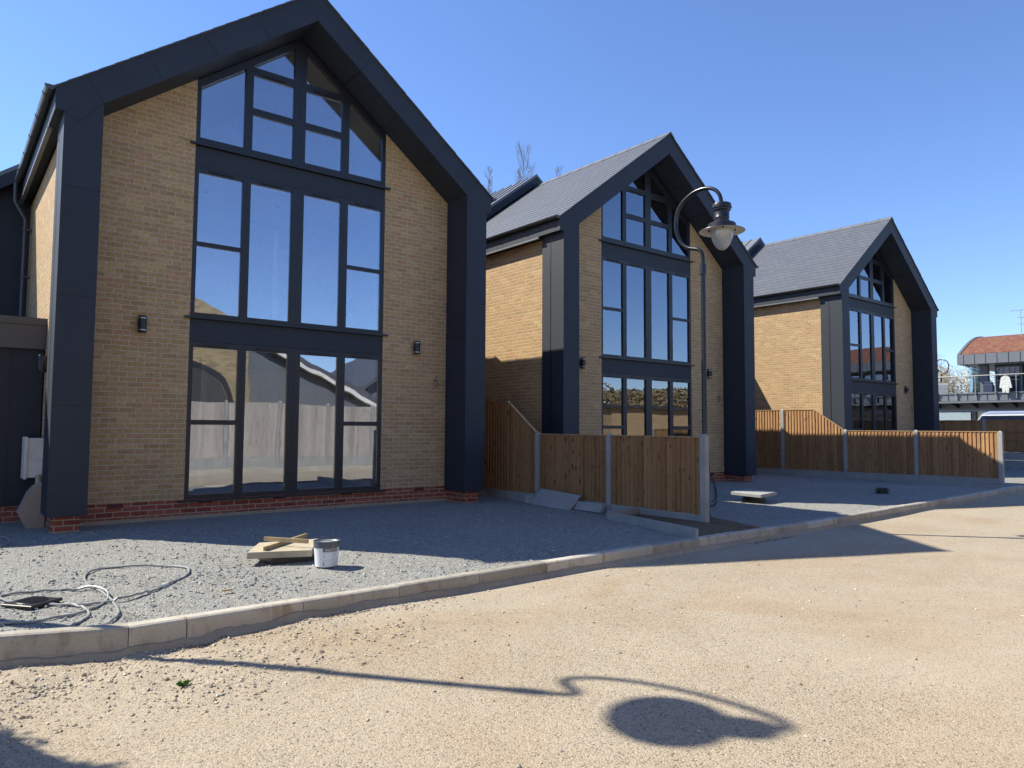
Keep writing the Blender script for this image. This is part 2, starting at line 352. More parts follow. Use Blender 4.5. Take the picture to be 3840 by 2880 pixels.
# ---------------------------------------------------------------- ground levels
def t_(x):
    pts = [(-400, 0), (11, 0), (21, .12), (33, .14), (50, .6), (80, .75), (900, .8)]
    for (a, b), (c, d) in zip(pts, pts[1:]):
        if x <= c: return b+(d-b)*(x-a)/(c-a)
    return .8
def G(x, y):            # survey grid to site grid
    q = .000185*x-.001895*y+1; return ((.981692*x-.046411*y+.004397)/q, (.002013*x+.972757*y+.010217)/q)
def GL(L): return [G(*p[:2])+tuple(p[2:]) for p in L]
def KY(x):              # offset of the kerb's front line from y = 6
    return -.10+max(0, min(2.2, (1.12-x)*.40)) if x < 1.5 else -.10+.13*sm(2.4, 8.5, x)
def kerbtop(x): return -1.462+t_(x)
def roadz(x, y):
    z = -1.615-.075*sm(3.2, .2, x)*sm(-3, 5, y)*1.0+t_(x)
    return z
def yardz(x, y):
    k = sm(9.5, 6.3, y); return (-1.485+t_(x)*.25+(.12 if x > 34 else 0)*sm(34, 45, x))*(1-k)+(kerbtop(x)-.036)*k

def grid(x0, x1, y0, y1, nx, ny, fn, name, mat, kind='structure', warp=True):
    b = MB(); vs = []; fs = []
    for j in range(ny+1):
        for i in range(nx+1):
            x = x0+(x1-x0)*i/nx; y = y0+(y1-y0)*j/ny; yk = y+(KY(x) if warp else 0); vs.append((x, yk, fn(x, y)))
    for j in range(ny):
        for i in range(nx): a = j*(nx+1)+i; fs.append((a, a+1, a+nx+2, a+nx+1))
    b.add(vs, fs); o = b.build(name, mat, smooth=True); tag(o, kind=kind); return o
def nz(x, y, s, a): return noise.noise(Vector((x*s, y*s, 3.1)))*a
def yard_fn(x, y):
    r = sm(3.5, .5, x)*sm(10.5, 7.5, y)
    return yardz(x, y)+(nz(x, y, .8, .018)+nz(x, y, 5, .006)+nz(x, y, 14, .006+.006*r))
def road_fn(x, y):
    rub = sm(4.2, 2.0, x+nz(x, y, 1.3, .8))*sm(4.2, 5.2, y+nz(x, y, 1.1, .5))
    return roadz(x, y)+nz(x, y, .5, .012)+rub*(.012+nz(x, y, 2.2, .022)+nz(x, y, 7, .016)+nz(x, y, 18, .008))
HX = [4.896, 14.385, 26.27]
HY = [12.347, 12.304, 11.996]
HZ = [-1.46, -1.488, -1.50]
# ground sheet to the horizon
grid(-600, 900, -600, 900, 60, 60, lambda x, y: -1.95+t_(x) if abs(x) < 150 else -1.95, 'ground', 'earth', warp=False)
grid(-14, 21.5, 6.12, 30, 420, 250, yard_fn, 'gravel_yard', 'gravel')
grid(21.5, 50, 6.12, 30, 60, 60, yard_fn, 'gravel_yard', 'gravel')
grid(-1, 9, 1.6, 6.02, 240, 110, road_fn, 'road', 'road')
grid(9, 60, 1.6, 6.02, 120, 20, road_fn, 'road', 'road')
grid(-30, -1, -30, 6.02, 40, 40, road_fn, 'road', 'road')
grid(-1, 60, -30, 1.6, 90, 50, road_fn, 'road', 'road')

# kerb of separate stones
b = MB(); hb = MB(); x = -13.2
xs = [x]
while xs[-1] < -1.4: xs.append(xs[-1]+.92)
xs += [-.68, .24, 1.15, 1.55, 2.47, 3.40, 4.33, 5.26, 6.19, 7.12]
while xs[-1] < 44: xs.append(xs[-1]+.925)
for a, c in zip(xs, xs[1:]):
    jy = random.uniform(-.004, .004); jz = random.uniform(-.004, .004); dz = random.uniform(-.003, .003)
    za, zb = kerbtop(a)+jz, kerbtop(c)+jz+dz
    a2, c2 = a+.003, c-.003; y0, y1 = 5.995+jy, 6.12+jy; zc = -2.0
    pr = [(y0, zc), (y0, -.028), (y0+.008, -.010), (y0+.026, 0), (y1-.004, 0), (y1, -.006), (y1, zc)]
    vs = []
    for X_, z_ in ((a2, za), (c2, zb)):
        for (yy, q) in pr: vs.append((X_, yy+KY(X_), q if q == zc else z_+q))
    n = len(pr); fs = [tuple(range(n)), tuple(reversed(range(n, 2*n)))]+[(i, n+i, n+(i+1) % n, (i+1) % n) for i in range(n)]
    fs = [tuple(reversed(f)) for f in fs]
    b.add(vs, fs)
tag(b.build('kerb', 'kerb'), kind='structure')
# mortar haunch along the kerb foot, uneven
vs = []; fs = []; n = 0; X_ = -6
while X_ < 32:
    f = sm(.2, 1.6, X_); top = road_fn(X_, 5.95)+(.030+.02*f)+nz(X_, 1, 3.1, .014)+nz(X_, 2, 11, .010)+nz(X_, 4, 29, .005)
    out = .07+nz(X_, 5, 2.3, .045)+nz(X_, 7, 9, .02)
    ky = KY(X_); vs += [(X_, 5.998+ky, top), (X_, 5.975+ky, top-.006), (X_, 5.985-max(.02, out)*.6+ky, top-.045), (X_, 5.96-max(.02, out)+ky, road_fn(X_, 5.9)-.03)]
    if n: k = 4*n; fs += [(k-4+i, k+i, k+i+1, k-3+i) for i in range(3)]
    n += 1; X_ += .035
hb.add(vs, fs); tag(hb.build('kerb_haunch', 'haunch', smooth=True), kind='structure')

# scattered stones
def stones(n, area, hfn, smin, smax, name, mat, dens=None):
    b = MB(); V0 = [(1, 0, 0), (-1, 0, 0), (0, 1, 0), (0, -1, 0), (0, 0, 1), (0, 0, -1), (.6, .6, .55), (-.6, .6, -.5), (.6, -.6, -.5), (-.6, -.6, .55)]
    F0 = [(0, 6, 4), (6, 2, 4), (2, 1, 4), (1, 9, 4), (9, 3, 4), (3, 0, 4), (0, 2, 6), (1, 3, 9), (0, 5, 2), (2, 5, 1), (1, 5, 3), (3, 5, 0)]
    V0 = V0[:7]+[V0[7], V0[8], V0[9]]
    k = 0
    while k < n:
        x = random.uniform(area[0], area[1]); y = random.uniform(area[2], area[3])
        if dens and random.random() > dens(x, y): continue
        s = smin+(smax-smin)*random.random()**3.2
        a = random.random()*6.28; ca, sa = math.cos(a), math.sin(a); sx, sy, sz = s*random.uniform(.7, 1.3), s*random.uniform(.5, .95), s*random.uniform(.35, .7)
        z = hfn(x, y)+sz*.35; vs = []
        for p in V0:
            px = p[0]*sx*random.uniform(.75, 1.1); py = p[1]*sy*random.uniform(.75, 1.1); vs.append((x+px*ca-py*sa, y+KY(x)+px*sa+py*ca, z+p[2]*sz))
        b.add(vs, F0); k += 1
    return tag(b.build(name, mat), kind='stuff')
o = stones(12000, (-.5, 12.5, 6.14, 11.6), yard_fn, .004, .022, 'loose_gravel', 'stoneG', lambda x, y: .12+.88*sm(6.5, .5, x)*sm(11.8, 7, y)*(.4+max(0, noise.noise(Vector((x*1.1, y*1.1, 0))))*2)+.5*(abs(y-6.45-(x-3)*.03) < .28 and 4 < x < 6)+.3*sm(10.9, 11.6, y)*sm(2.6, 1.5, x))
o['label'] = 'loose grey crushed stones lying on the gravel yard'; o['category'] = 'gravel'
o = stones(5500, (.2, 8, 2.0, 5.97), road_fn, .003, .019, 'loose_stones', 'stoneB', lambda x, y: .013+1.0*sm(4.0, 2.0, x)*sm(4.3, 5.3, y)*(.35+max(0, noise.noise(Vector((x*1.6, y*1.6, 5))))*2.4)+.3*(y > 5.75)*(x < 3.4))
o['label'] = 'loose buff pebbles and rubble on the road by the kerb'; o['category'] = 'pebbles'
# dark leaf debris against the kerb
b = MB()
for cx in (1.6, 1.75, 2.7, 2.8, 3.75, 9.2, 9.5, 9.9):
    for k in range(26):
        x = cx+random.gauss(0, .12); y = 5.86+random.gauss(0, .03); a = random.random()*6.3; s = random.uniform(.006, .018); z = road_fn(x, y)+random.uniform(.004, .014); y += KY(x)
        b.add([(x+s*math.cos(a), y+s*math.sin(a), z), (x-s*.5*math.sin(a), y+s*.5*math.cos(a), z+.008), (x-s*math.cos(a), y-s*math.sin(a), z+.002), (x+s*.5*math.sin(a), y-s*.5*math.cos(a), z+.004)], [(0, 1, 2, 3)])
M['debris'] = leafy('dead_leaf_bits', [(.06, .035, .02), (.12, .07, .035), (.04, .03, .02)])
tag(b.build('leaf_litter', 'debris'), 'dark dead leaf scraps gathered at the foot of the kerb', 'leaf litter', kind='stuff')
b = MB()
for k in range(70):
    a = random.random()*6.28; l = random.uniform(.02, .05); x, y = 1.30+random.gauss(0, .014), 4.96+random.gauss(0, .012); z = road_fn(x, y)
    dx, dy = math.cos(a)*l, math.sin(a)*l
    b.add([(x-dy*.05, y+dx*.05, z), (x+dy*.05, y-dx*.05, z), (x+dx*.6, y+dy*.6, z+l*.6), (x+dx, y+dy, z+l*.55)], [(0, 1, 2), (0, 2, 3)])
tag(b.build('grass_tuft', 'grass'), 'small green grass tuft growing through the road rubble', 'grass tuft')

# ---------------------------------------------------------------- houses
S_ = .74; ZI = 8.32; D = .725
def top(x): return ZI-S_*abs(x)
def make_house():
    root = thing('detached_house', '', 'house')
    # front and side brick walls
    for s in (-1, 1):
        w = MB(); w.v = []; a, c = 3.6, 3.3
        vs = [(s*3.6, 0, .27), (s*1.75, 0, .27), (s*1.75, 0, top(1.75)+.02), (s*3.6, 0, top(3.6)+.02), (s*3.6, 4.75, .27), (s*3.6, 4.75, top(3.6)+.02), (s*1.75, .3, .27), (s*1.75, .3, top(1.75)+.02), (s*3.3, .3, .27), (s*3.3, .3, top(3.3)+.02), (s*3.3, 4.75, .27), (s*3.3, 4.75, top(3.3)+.02)]
        fs = [(0, 1, 2, 3), (4, 0, 3, 5), (1, 6, 7, 2), (6, 8, 9, 7), (8, 10, 11, 9), (10, 4, 5, 11), (3, 2, 7, 9, 11, 5)]
        if s > 0: fs = [tuple(reversed(f)) for f in fs]
        w.add(vs, fs); w.build('brick_wall', 'brick', root)
    p = MB()
    p.box(-3.58, 3.58, .002, .3, -.3, .268)
    for s in (-1, 1):
        p.box(min(s*3.598, s*3.3), max(s*3.598, s*3.3), .302, 4.75, -.3, .268)
        p.box(min(s*3.60, s*3.26), max(s*3.60, s*3.26), -.62, .0, -.3, .21)
    p.build('brick_plinth', 'redbrick', root)
    f = MB(); f.box(-3.56, 3.56, -.012, .1, -.4, .028); f.build('footing', 'haunch', root)
    for x in (-2.72, -1.42, -.2, 1.05, 2.6): MB().box(x-.108, x+.108, -.006, .05, .205, .262).build('air_brick', 'redbrick2', root)
    # portal frame round the gable
    P = MB(); fo, po, pi = 3.783, 3.67, 3.192
    outer = [(fo, 5.72), (fo, 6.015), (0, 6.015+S_*fo), (-fo, 6.015), (-fo, 5.72), (-po, 5.72), (-po, .2), (-pi, .2), (-pi, top(pi)), (0, ZI), (pi, top(pi)), (pi, .2), (po, .2), (po, 5.72)]
    P.xz(outer, -D, -.004)
    J = P; P.m_ = 1; e = .0035; hw = .006
    def seg(a, b_, w_=hw, y=-D-.0015):
        a = Vector((a[0], 0, a[1])); b_ = Vector((b_[0], 0, b_[1])); d = (b_-a).normalized(); n = Vector((-d.z, 0, d.x))*w_
        J.ext([(q.x, y, q.z) for q in (a+n, b_+n, b_-n, a-n)], (0, .004, 0), 1)
    th = .49*.804
    for s in (-1, 1):
        for xj in (3.192, 2.42, 1.62, .82):
            a = (s*xj, top(xj)); seg(a, (s*(xj+.595*th), top(xj)+.804*th))
        seg((s*pi, top(pi)), (s*3.5, 5.60)); seg((s*3.5, 5.60), (s*po, 5.72))
        for z in (4.69, 3.19, 1.69): seg((s*pi, z), (s*po, z))
    seg((0, ZI), (-.595*th, ZI+.804*th))
    for s in (-1, 1):       # joints on the soffit and inner pillar faces
        for z in (4.69, 3.19, 1.69): J.box(min(s*(pi-.003), s*(pi+.002)), max(s*(pi-.003), s*(pi+.002)), -D, -.01, z-hw, z+hw, 1)
        for xj in (2.42, 1.62, .82): J.ext([(s*xj, -D, top(xj)-.004), (s*(xj+.014), -D, top(xj+.014)-.004), (s*(xj+.014), -D, top(xj+.014)+.002), (s*xj, -D, top(xj)+.002)], (0, D-.01, 0), 1)
        # side cladding of the pillar: open seam
        J.box(min(s*(po+.002), s*(po-.01)), max(s*(po+.002), s*(po-.01)), -.31, -.275, .25, 5.68, 1)
    J.build('portal_frame', ['clad', 'joint'], root)
    # eaves: boards and gutters
    for s in (-1, 1):
        e_ = MB(); X0, X1 = sorted((s*3.60, s*3.76))
        e_.box(X0, X1, -.002, 4.7, 5.74, 5.76)
        X0, X1 = sorted((s*3.76, s*3.781)); e_.box(X0, X1, -.004, 4.7, 5.70, 6.0)
        X0, X1 = sorted((s*3.74, s*3.80)); e_.box(X0, X1, 0, 4.7, 5.665, 5.699, 1)
        e_.build('eaves_board', ['clad', 'zinc'], root)
        g = MB(); prof = [(.062*math.cos(a), .062*math.sin(a)) for a in [math.pi+math.pi*k/8 for k in range(9)]]
        gx, gz_ = s*3.852, 6.03
        poly = [(gx+px, gz_+pz) for px, pz in prof]+[(gx+px*.9, gz_+pz*.9) for px, pz in reversed(prof)]
        g.xz(poly, -D+.02, 4.72)
        for q in range(6):
            y = -.45+q*.98; poly2 = [(gx+px*1.12, gz_+pz*1.12) for px, pz in prof]+[(gx+px*1.0, gz_+pz*1.0) for px, pz in reversed(prof)]
            g.xz(poly2, y, y+.045)
        g.xz([(gx+px*1.1, gz_+pz*1.1) for px, pz in prof], -D-.02, -D+.018)
        g.build('gutter', 'plastic', root, smooth=False)
    # roof of overlapping slate courses
    r = MB(); th_ = math.atan(S_); cs, sn = math.cos(th_), math.sin(th_); L = 3.83/cs; N = 20; g0 = L/N
    for s in (-1, 1):
        def pt(d, h, y): return (s*(3.83-d*cs+h*sn), y, 5.985+.005+d*sn+h*cs)
        for k in range(N):
            d0 = k*g0-.012; d1 = (k+1)*g0+.02 if k < N-1 else L
            y0, y1 = -D-.035+random.uniform(-.004, .004), 4.75
            r.ext([pt(d0, .006, y0), pt(d0, .019, y0), pt(d1, .012, y0), pt(d1, .002, y0)], (0, y1-y0, 0))
        r.ext([pt(-.0, -.004, -D+.01), pt(0, .010, -D+.01), pt(L, .010, -D+.01), pt(L, -.004, -D+.01)], (0, 5.4, 0))
    ro = r.build('roof', 'slate', root)
    rd = MB(); zr = 6.015+S_*3.783
    y = -D-.04
    while y < 4.7:
        rd.xz([(-.16, zr-.075), (-.015, zr+.052), (.015, zr+.052), (.16, zr-.075), (.15, zr-.09), (0, zr+.02), (-.15, zr-.09)], y, min(y+.435, 4.74)); rd.xz([(-.165, zr-.072), (-.017, zr+.060), (.017, zr+.060), (.165, zr-.072), (.15, zr-.085), (0, zr+.03), (-.15, zr-.085)], y+.436, y+.463)
        y += .465
    rd.build('ridge_tiles', 'fcement', ro)
    # rear cross block with zinc roof
    k = MB(); A = 9.14; W = 3.85; cx_ = -.08
    WL = 6.2; k.xz([(cx_-WL, -.3), (cx_+W, -.3), (cx_+W, A-.1-S_*W), (cx_, A-.1), (cx_-WL, A-.1-S_*WL)], 4.8, 9.5)
    k.build('rear_block', 'clad', root)
    z = MB(); q = MB()
    for s in (-1, 1):
        ww = (WL if s < 0 else W)+.1; a = (cx_, A); e2 = (cx_+s*ww, A-S_*ww)
        z.xz([a, e2, (e2[0], e2[1]-.05), (a[0], a[1]-.05)], 4.42, 9.6)
        q.xz([(a[0], a[1]-.052), (e2[0], e2[1]-.052), (e2[0], e2[1]-.30), (a[0], a[1]-.30)], 4.425, 4.50)
        yy = 4.43
        while yy < 9.5:
            z.xz([(a[0], a[1]+.035), (e2[0], e2[1]+.035), (e2[0], e2[1]+.001), (a[0], a[1]+.001)], yy, yy+.025); yy += .42
    rr = z.build('rear_roof', 'zinc', root); q.build('verge_board', 'clad', rr)
    # glazed screen: three storeys
    VX = [(-1.75, -1.68), (-.96, -.83), (-.10, .12), (.84, .98), (1.69, 1.75)]
    PX = [(-1.68, -.96), (-.83, -.10), (.12, .84), (.98, 1.69)]
    def storey(z0, z1, p0, p1, sp, vents=True):
        f = MB(); Y0, Y1 = .012, .085
        for a, c in VX:
            f.box(a, c, Y0, Y1, z0, z1)
            if c-a > .1: m = (a+c)/2; f.box(m-.004, m+.004, Y0-.001, Y0+.01, z0, z1, 1)
        for i, (a, c) in enumerate(PX):
            f.box(a, c, Y0+.002, Y1, z0, p0); f.box(a, c, Y0+.002, Y1, p1, z1)
            if sp and i in (0, 3): f.box(a, c, Y0+.002, Y1, sp[0], sp[1]); m = (sp[0]+sp[1])/2; f.box(a, c, Y0-.001, Y0+.01, m-.004, m+.004, 1)
        wo_ = f.build('window', ['frame', 'joint'], root)
        for i, (a, c) in enumerate(PX):
            for (u0, u1) in ([(p0, sp[0]), (sp[1], p1)] if sp and i in (0, 3) else [(p0, p1)]):
                MB().box(a+.002, c-.002, .05, .062, u0+.002, u1-.002).build('pane', 'glass', wo_)
            if vents: MB().box((a+c)/2-.2, (a+c)/2+.2, -.008, .014, p1+.022, p1+.046).build('trickle_vent', 'joint', wo_)
        return wo_
    def sill(par, z): MB().xz([(-1.835, z-.03), (1.835, z-.03), (1.835, z), (-1.835, z)], -.06, .06).build('sill', 'frame', par)
    w1 = storey(.265, 2.77, .34, 2.68, (1.445, 1.52)); sill(w1, .262)
    w2 = storey(3.165, 5.60, 3.235, 5.52, (4.32, 4.385)); sill(w2, 3.162)
    g = MB(); Y0, Y1 = .012, .085; zt = lambda x: top(x)-.02
    for a, c in VX:
        m = [(a, 5.985), (c, 5.985)]+([(c, zt(c)), (0, zt(0)), (a, zt(a))] if a < 0 < c else [(c, zt(c)), (a, zt(a))]); g.xz(m, Y0, Y1)
        if c-a > .1: m = (a+c)/2; g.box(m-.004, m+.004, Y0-.001, Y0+.01, 5.985, zt(max(abs(a), abs(c)))-.1, 1)
    for s in (-1, 1): g.xz([(s*1.75, top(1.75)-.01), (0, top(0)-.01), (0, top(0)-.15), (s*1.75, top(1.75)-.15)], Y0-.004, Y1+.003)
    for i, (a, c) in enumerate(PX):
        g.box(a, c, Y0+.002, Y1, 5.985, 6.09)
        if i in (1, 2):
            for z0, z1 in ((6.71, 6.82), (7.40, 7.53)): g.box(a, c, Y0+.002, Y1, z0, z1); g.box(a, c, Y0-.001, Y0+.01, (z0+z1)/2-.004, (z0+z1)/2+.004, 1)
    w3 = g.build('window', ['frame', 'joint'], root)
    for i, (a, c) in enumerate(PX):
        ti = lambda x: top(x)-.145
        a2, c2 = a+.002, c-.002
        if i in (0, 3): MB().xz([(a2, 6.092), (c2, 6.092), (c2, ti(c2)), (a2, ti(a2))], .05, .062).build('pane', 'glass', w3)
        else:
            MB().box(a2, c2, .05, .062, 6.092, 6.708).build('pane', 'glass', w3); MB().box(a2, c2, .05, .062, 6.822, 7.398).build('pane', 'glass', w3)
            lo = 7.532; xx = (ZI-.145-lo)/S_
            if i == 1: pl = [(max(a2, -xx), lo), (c2, lo), (c2, ti(c2)), (max(a2, -xx), max(ti(a2), lo+.002))]
            else: pl = [(a2, lo), (min(c2, xx), lo), (min(c2, xx), max(ti(c2), lo+.002)), (a2, ti(a2))]
            MB().xz(pl, .05, .062).build('pane', 'glass', w3)
            MB().box((a+c)/2-.2, (a+c)/2+.2, -.008, .014, 7.415, 7.44).build('trickle_vent', 'joint', w3)
    sill(w3, 5.975)
    sp = MB(); sp.box(-1.75, 1.75, .02, .09, 2.775, 3.13); sp.build('spandrel_panel', 'clad', root)
    sp = MB(); sp.box(-1.75, 1.75, .02, .09, 5.605, 5.943); sp.build('spandrel_panel', 'clad', root)
    # rooms behind the glass
    n = MB()
    for z0, z1 in ((2.72, 3.2), (5.55, 6.02)): n.box(-3.29, 3.29, .3, 4.7, z0, z1)
    n.box(-3.29, 3.29, 4.4, 4.7, .3, 2.71); n.box(-3.29, 3.29, 4.4, 4.7, 3.21, 5.54); n.xz([(-3.29, 6.03), (3.29, 6.03), (3.29, top(3.29)), (0, ZI), (-3.29, top(3.29))], 4.4, 4.7)
    for s in (-1, 1):
        n.xz([(s*3.4, top(3.4)-.12), (0, ZI-.12), (0, ZI-.05), (s*3.4, top(3.4)-.05)], .12, 4.7)
        n.box(min(s*3.29, s*3.2), max(s*3.29, s*3.2), .31, 4.39, .3, 2.71); n.box(min(s*3.29, s*3.2), max(s*3.29, s*3.2), .31, 4.39, 3.21, 5.54)
        n.box(min(s*1.76, s*1.9), max(s*1.76, s*1.9), .302, 1.2, .3, 2.71)
    n.box(-.9, -.8, 2.4, 4.39, .3, 2.71); n.box(.6, .7, 2.8, 4.39, 3.21, 5.54)
    n.build('interior', 'cream', root)
    MB().box(-3.29, 3.29, .1, 4.7, .1, .28).build('room_floor', 'floor', root)
    dn = MB()
    for zc in (2.705, 5.535):
        for xx in (-1.3, 0, 1.3):
            for yy in (1.0, 2.4): dn = MB(); dn.lathe([(0, -.03), (.05, -.03), (.055, 0)], (xx, yy, zc), 10); dn.build('ceiling_light', 'black', root)
    for s in (-1, 1):
        wl = MB(); c = (s*2.46, -.085, 2.83); wl.box(c[0]-.03, c[0]+.03, -.05, .0, 2.90, 3.0)
        wl.lathe([(0, 0), (.052, 0), (.062, .008), (.062, .03), (.064, .032), (.064, .045), (.062, .047), (.062, .215), (.064, .217), (.064, .228), (.062, .230), (.062, .25), (.052, .258), (0, .258)], c, 20)
        L_ = wl.build('wall_light', 'lampbody', root, smooth=True)
        for zz in (.033, .214): rg = MB(); rg.lathe([(.0655, zz), (.0655, zz+.012)], c, 20); rg.build('clear_ring', 'steel', L_)
    t = MB(); t.tube(catmull([(2.93, -.0, 2.33), (2.93, -.03, 2.36), (2.98, -.05, 2.30), (2.94, -.05, 2.22), (2.89, -.05, 2.28), (2.93, -.04, 2.38), (2.96, -.04, 2.44)], 6), .006, 5); t.build('cable_tail', 'bluedark', root, smooth=True)
    return root
s = NT('dark_air_brick'); s.fin(s.mix(s.noise(s.obj(), 20), (.10, .02, .02), (.07, .015, .018)), .7); M['redbrick2'] = s.m
H = make_house()
labs = ['nearest yellow brick house with dark gable portal, beside the flat roofed extension', 'middle gabled brick house directly behind the street lamp', 'farthest gabled brick house with slate roof at the right end of the row']
houses = [H, copy_tree(H), copy_tree(H)]
for h, l, x, y, z in zip(houses, labs, HX, HY, HZ): h.location = (x, y, z); h.scale = (1.006, 1, 1.0275); h['label'] = l; h['group'] = 'matching gabled houses in a row'
# extras of the nearest house
h1 = houses[0]
e = MB(); e.box(-9.8, -3.62, 1.02, 4.7, .22, 2.98); e.build('side_extension', 'clad', h1)
e = MB()
for i in range(14): e.box(-4.05-i*.42, -4.03-i*.42, 1.012, 1.03, .23, 2.62)
e.build('panel_joint', 'joint', h1)
e = MB(); e.box(-9.85, -3.606, .93, 1.018, 2.57, 2.93); e.box(-9.85, -3.602, .91, 1.3, 2.932, 3.04); e.build('extension_fascia', 'plastic', h1)
e = MB(); e.box(-9.8, -3.61, 1.03, 5, -.4, .219); e.build('extension_plinth', 'redbrick', h1)
e = MB(); e.box(-3.81, -3.602, .55, .93, .66, 1.23); e.cbox(-3.85, -3.812, .53, .95, .64, 1.25, .01); mb_ = e.build('meter_box', 'meter', h1)
e = MB(); e.tube([(-3.66, .50, .70), (-3.66, .50, .45)], .045, 12); e.build('meter_pipe', 'gasbox', h1, smooth=True)
e = MB(); pr = [(-3.602, .58), (-3.64, .60), (-3.73, .55), (-3.80, .46), (-3.915, .18), (-3.90, .14), (-3.80, -.06), (-3.602, -.06)]
e.xz(pr, .12, .56); e.build('gas_box', 'gasbox', h1)
e = MB(); e.tube([(-3.89, 4.3, 5.98), (-3.89, 4.3, 5.62), (-3.71, 4.3, 5.30), (-3.71, 4.3, 3.1)], .038, 12)
for z in (5.1, 4.2, 3.4): e.box(-3.76, -3.6, 4.25, 4.35, z-.02, z+.02)
e.build('downpipe', 'plastic', h1, smooth=True)
e = MB(); c = (-3.69, .42, 2.19); e.box(-3.66, -3.6, .36, .48, 2.26, 2.36)
e.lathe([(0, 0), (.055, 0), (.062, .01), (.062, .24), (.055, .25), (0, .25)], c, 18); e.build('wall_light', 'lampbody', h1, smooth=True)
for h, pts in ((houses[1], [(-3.604, 2.1, 2.05), (-3.63, 2.1, 2.1), (-3.64, 2.2, 2.03), (-3.64, 2.12, 1.95), (-3.64, 2.02, 2.0), (-3.64, 2.1, 2.12), (-3.64, 2.0, 2.16)]),
               (houses[2], [(-3.604, 2.6, 1.95), (-3.65, 2.65, 2.02), (-3.65, 2.72, 1.93), (-3.65, 2.6, 1.9), (-3.67, 2.45, 1.75), (-3.68, 2.3, 1.6)])):
    MB().tube(catmull(pts, 6), .009, 5).build('cable_tail', 'bluedark', h, smooth=True)

# ---------------------------------------------------------------- fences
def boards(b, y0, y1, zb, ztf, x, m=0, sgn=-1):
    # vertical featheredge boards along y, facing sgn*x
    y = y0; k = 0
    while y < y1-.01:
        e_ = min(y+.1, y1); z1a, z1b = ztf(y), ztf(e_); zo = random.uniform(-.008, .004); j = random.uniform(-.0015, .0015)
        p = [(x+sgn*(.030+j), y, ), (x+sgn*(.006+j), e_), (x, e_), (x, y)]
        vs = [(px, py, zb+zo) for px, py in p]+[(p[0][0], p[0][1], z1a), (p[1][0], p[1][1], z1b), (p[2][0], p[2][1], z1b), (p[3][0], p[3][1], z1a)]
        f = [(0, 1, 2, 3), (7, 6, 5, 4), (0, 4, 5, 1), (1, 5, 6, 2), (2, 6, 7, 3), (3, 7, 4, 0)]
        if sgn > 0: f = [tuple(reversed(q)) for q in f]
        b.add(vs, f, m); y = e_
def post(x, y, z0, z1, mat='conc', par=None, w_=.05):
    b = MB(); b.box(x-w_, x+w_, y-w_, y+w_, z0, z1-.035)
    k = [(x-w_, y-w_, z1-.035), (x+w_, y-w_, z1-.035), (x+w_, y+w_, z1-.035), (x-w_, y+w_, z1-.035), (x-.015, y-.015, z1), (x+.015, y-.015, z1), (x+.015, y+.015, z1), (x-.015, y+.015, z1)]
    b.add(k, [(4, 5, 6, 7)]+[(i, (i+1) % 4, 4+(i+1) % 4, 4+i) for i in range(4)])
    return b.build('concrete_post', mat, par)
def gboard(x, y0, y1, z0, z1, par):
    b = MB(); b.box(x-.018, x+.02, y0, y1, z0, z1)
    b.box(x-.026, x-.0181, y0, y1, z1-.03, z1-.001); b.box(x-.026, x-.0181, y0, y1, z0, z0+.03); b.box(x-.026, x-.0181, y0, y0+.08, z0+.031, z1-.031); b.box(x-.026, x-.0181, y1-.08, y1, z0+.031, z1-.031)
    return b.build('gravel_board', 'conc', par)
def cap(par, x, pts):
    b = MB()
    for (ya, za), (yb, zb) in zip(pts, pts[1:]): b.yz([(ya, za), (yb, zb), (yb, zb+.018), (ya, za+.018)], x-.03, x+.03)
    b.build('capping_rail', 'rail', par)
def panel(par, x, y0, y1, zb, tops, sgn=-1, rails=False, wd='wood'):
    def zt_(y):
        for (a, za), (c, zc) in zip(tops, tops[1:]):
            if a <= y <= c+1e-6: return za+(zc-za)*(y-a)/(c-a)
        return tops[-1][1]
    b = MB(); boards(b, y0, y1, zb, zt_, x, sgn=sgn)
    if rails:
        for z in rails: b.box(min(x, x-sgn*.04), max(x, x-sgn*.04), y0, y1, z-.035, z+.035)
    b.build('fence_panel', wd, par); cap(par, x-.005, tops)
F1 = thing('garden_fence', 'brown board fence with concrete posts between the near and middle houses', 'fence', (9.38, 6.68, -1.46))
def rel(o, fn):     # build children in world coordinates below an empty
    fn(); 
    for c in o.children: c.location = -Vector(o.location)
def f1():
    x = 9.45
    ya, yb, yc, yd = 6.97, 9.0, 10.97, 12.85
    for y, z in ((ya, -.075), (yb, -.085), (yc, -.085)): post(x, y, -1.75, z, par=F1)
    post(x, yd, -1.75, .58, par=F1)
    q = .055
    panel(F1, x, ya+q, yb-q, -1.34, [(ya+q, -.135), (yb-q, -.13)]); panel(F1, x, yb+q, yc-q, -1.33, [(yb+q, -.13), (yc-q, -.125)])
    panel(F1, x, yc+q, yd-q, -1.31, [(yc+q, -.09), (11.95, .555), (yd-q, .56)])
    for a, c, z in ((ya+q, yb-q, -1.345), (yb+q, yc-q, -1.335), (yc+q, yd-q, -1.315)): gboard(x, a, c, -1.65, z, F1)
rel(F1, f1)
F2 = thing('garden_fence', 'half sunlit brown board fence between the middle and farthest houses', 'fence', (20.5, 6.3, -1.35))
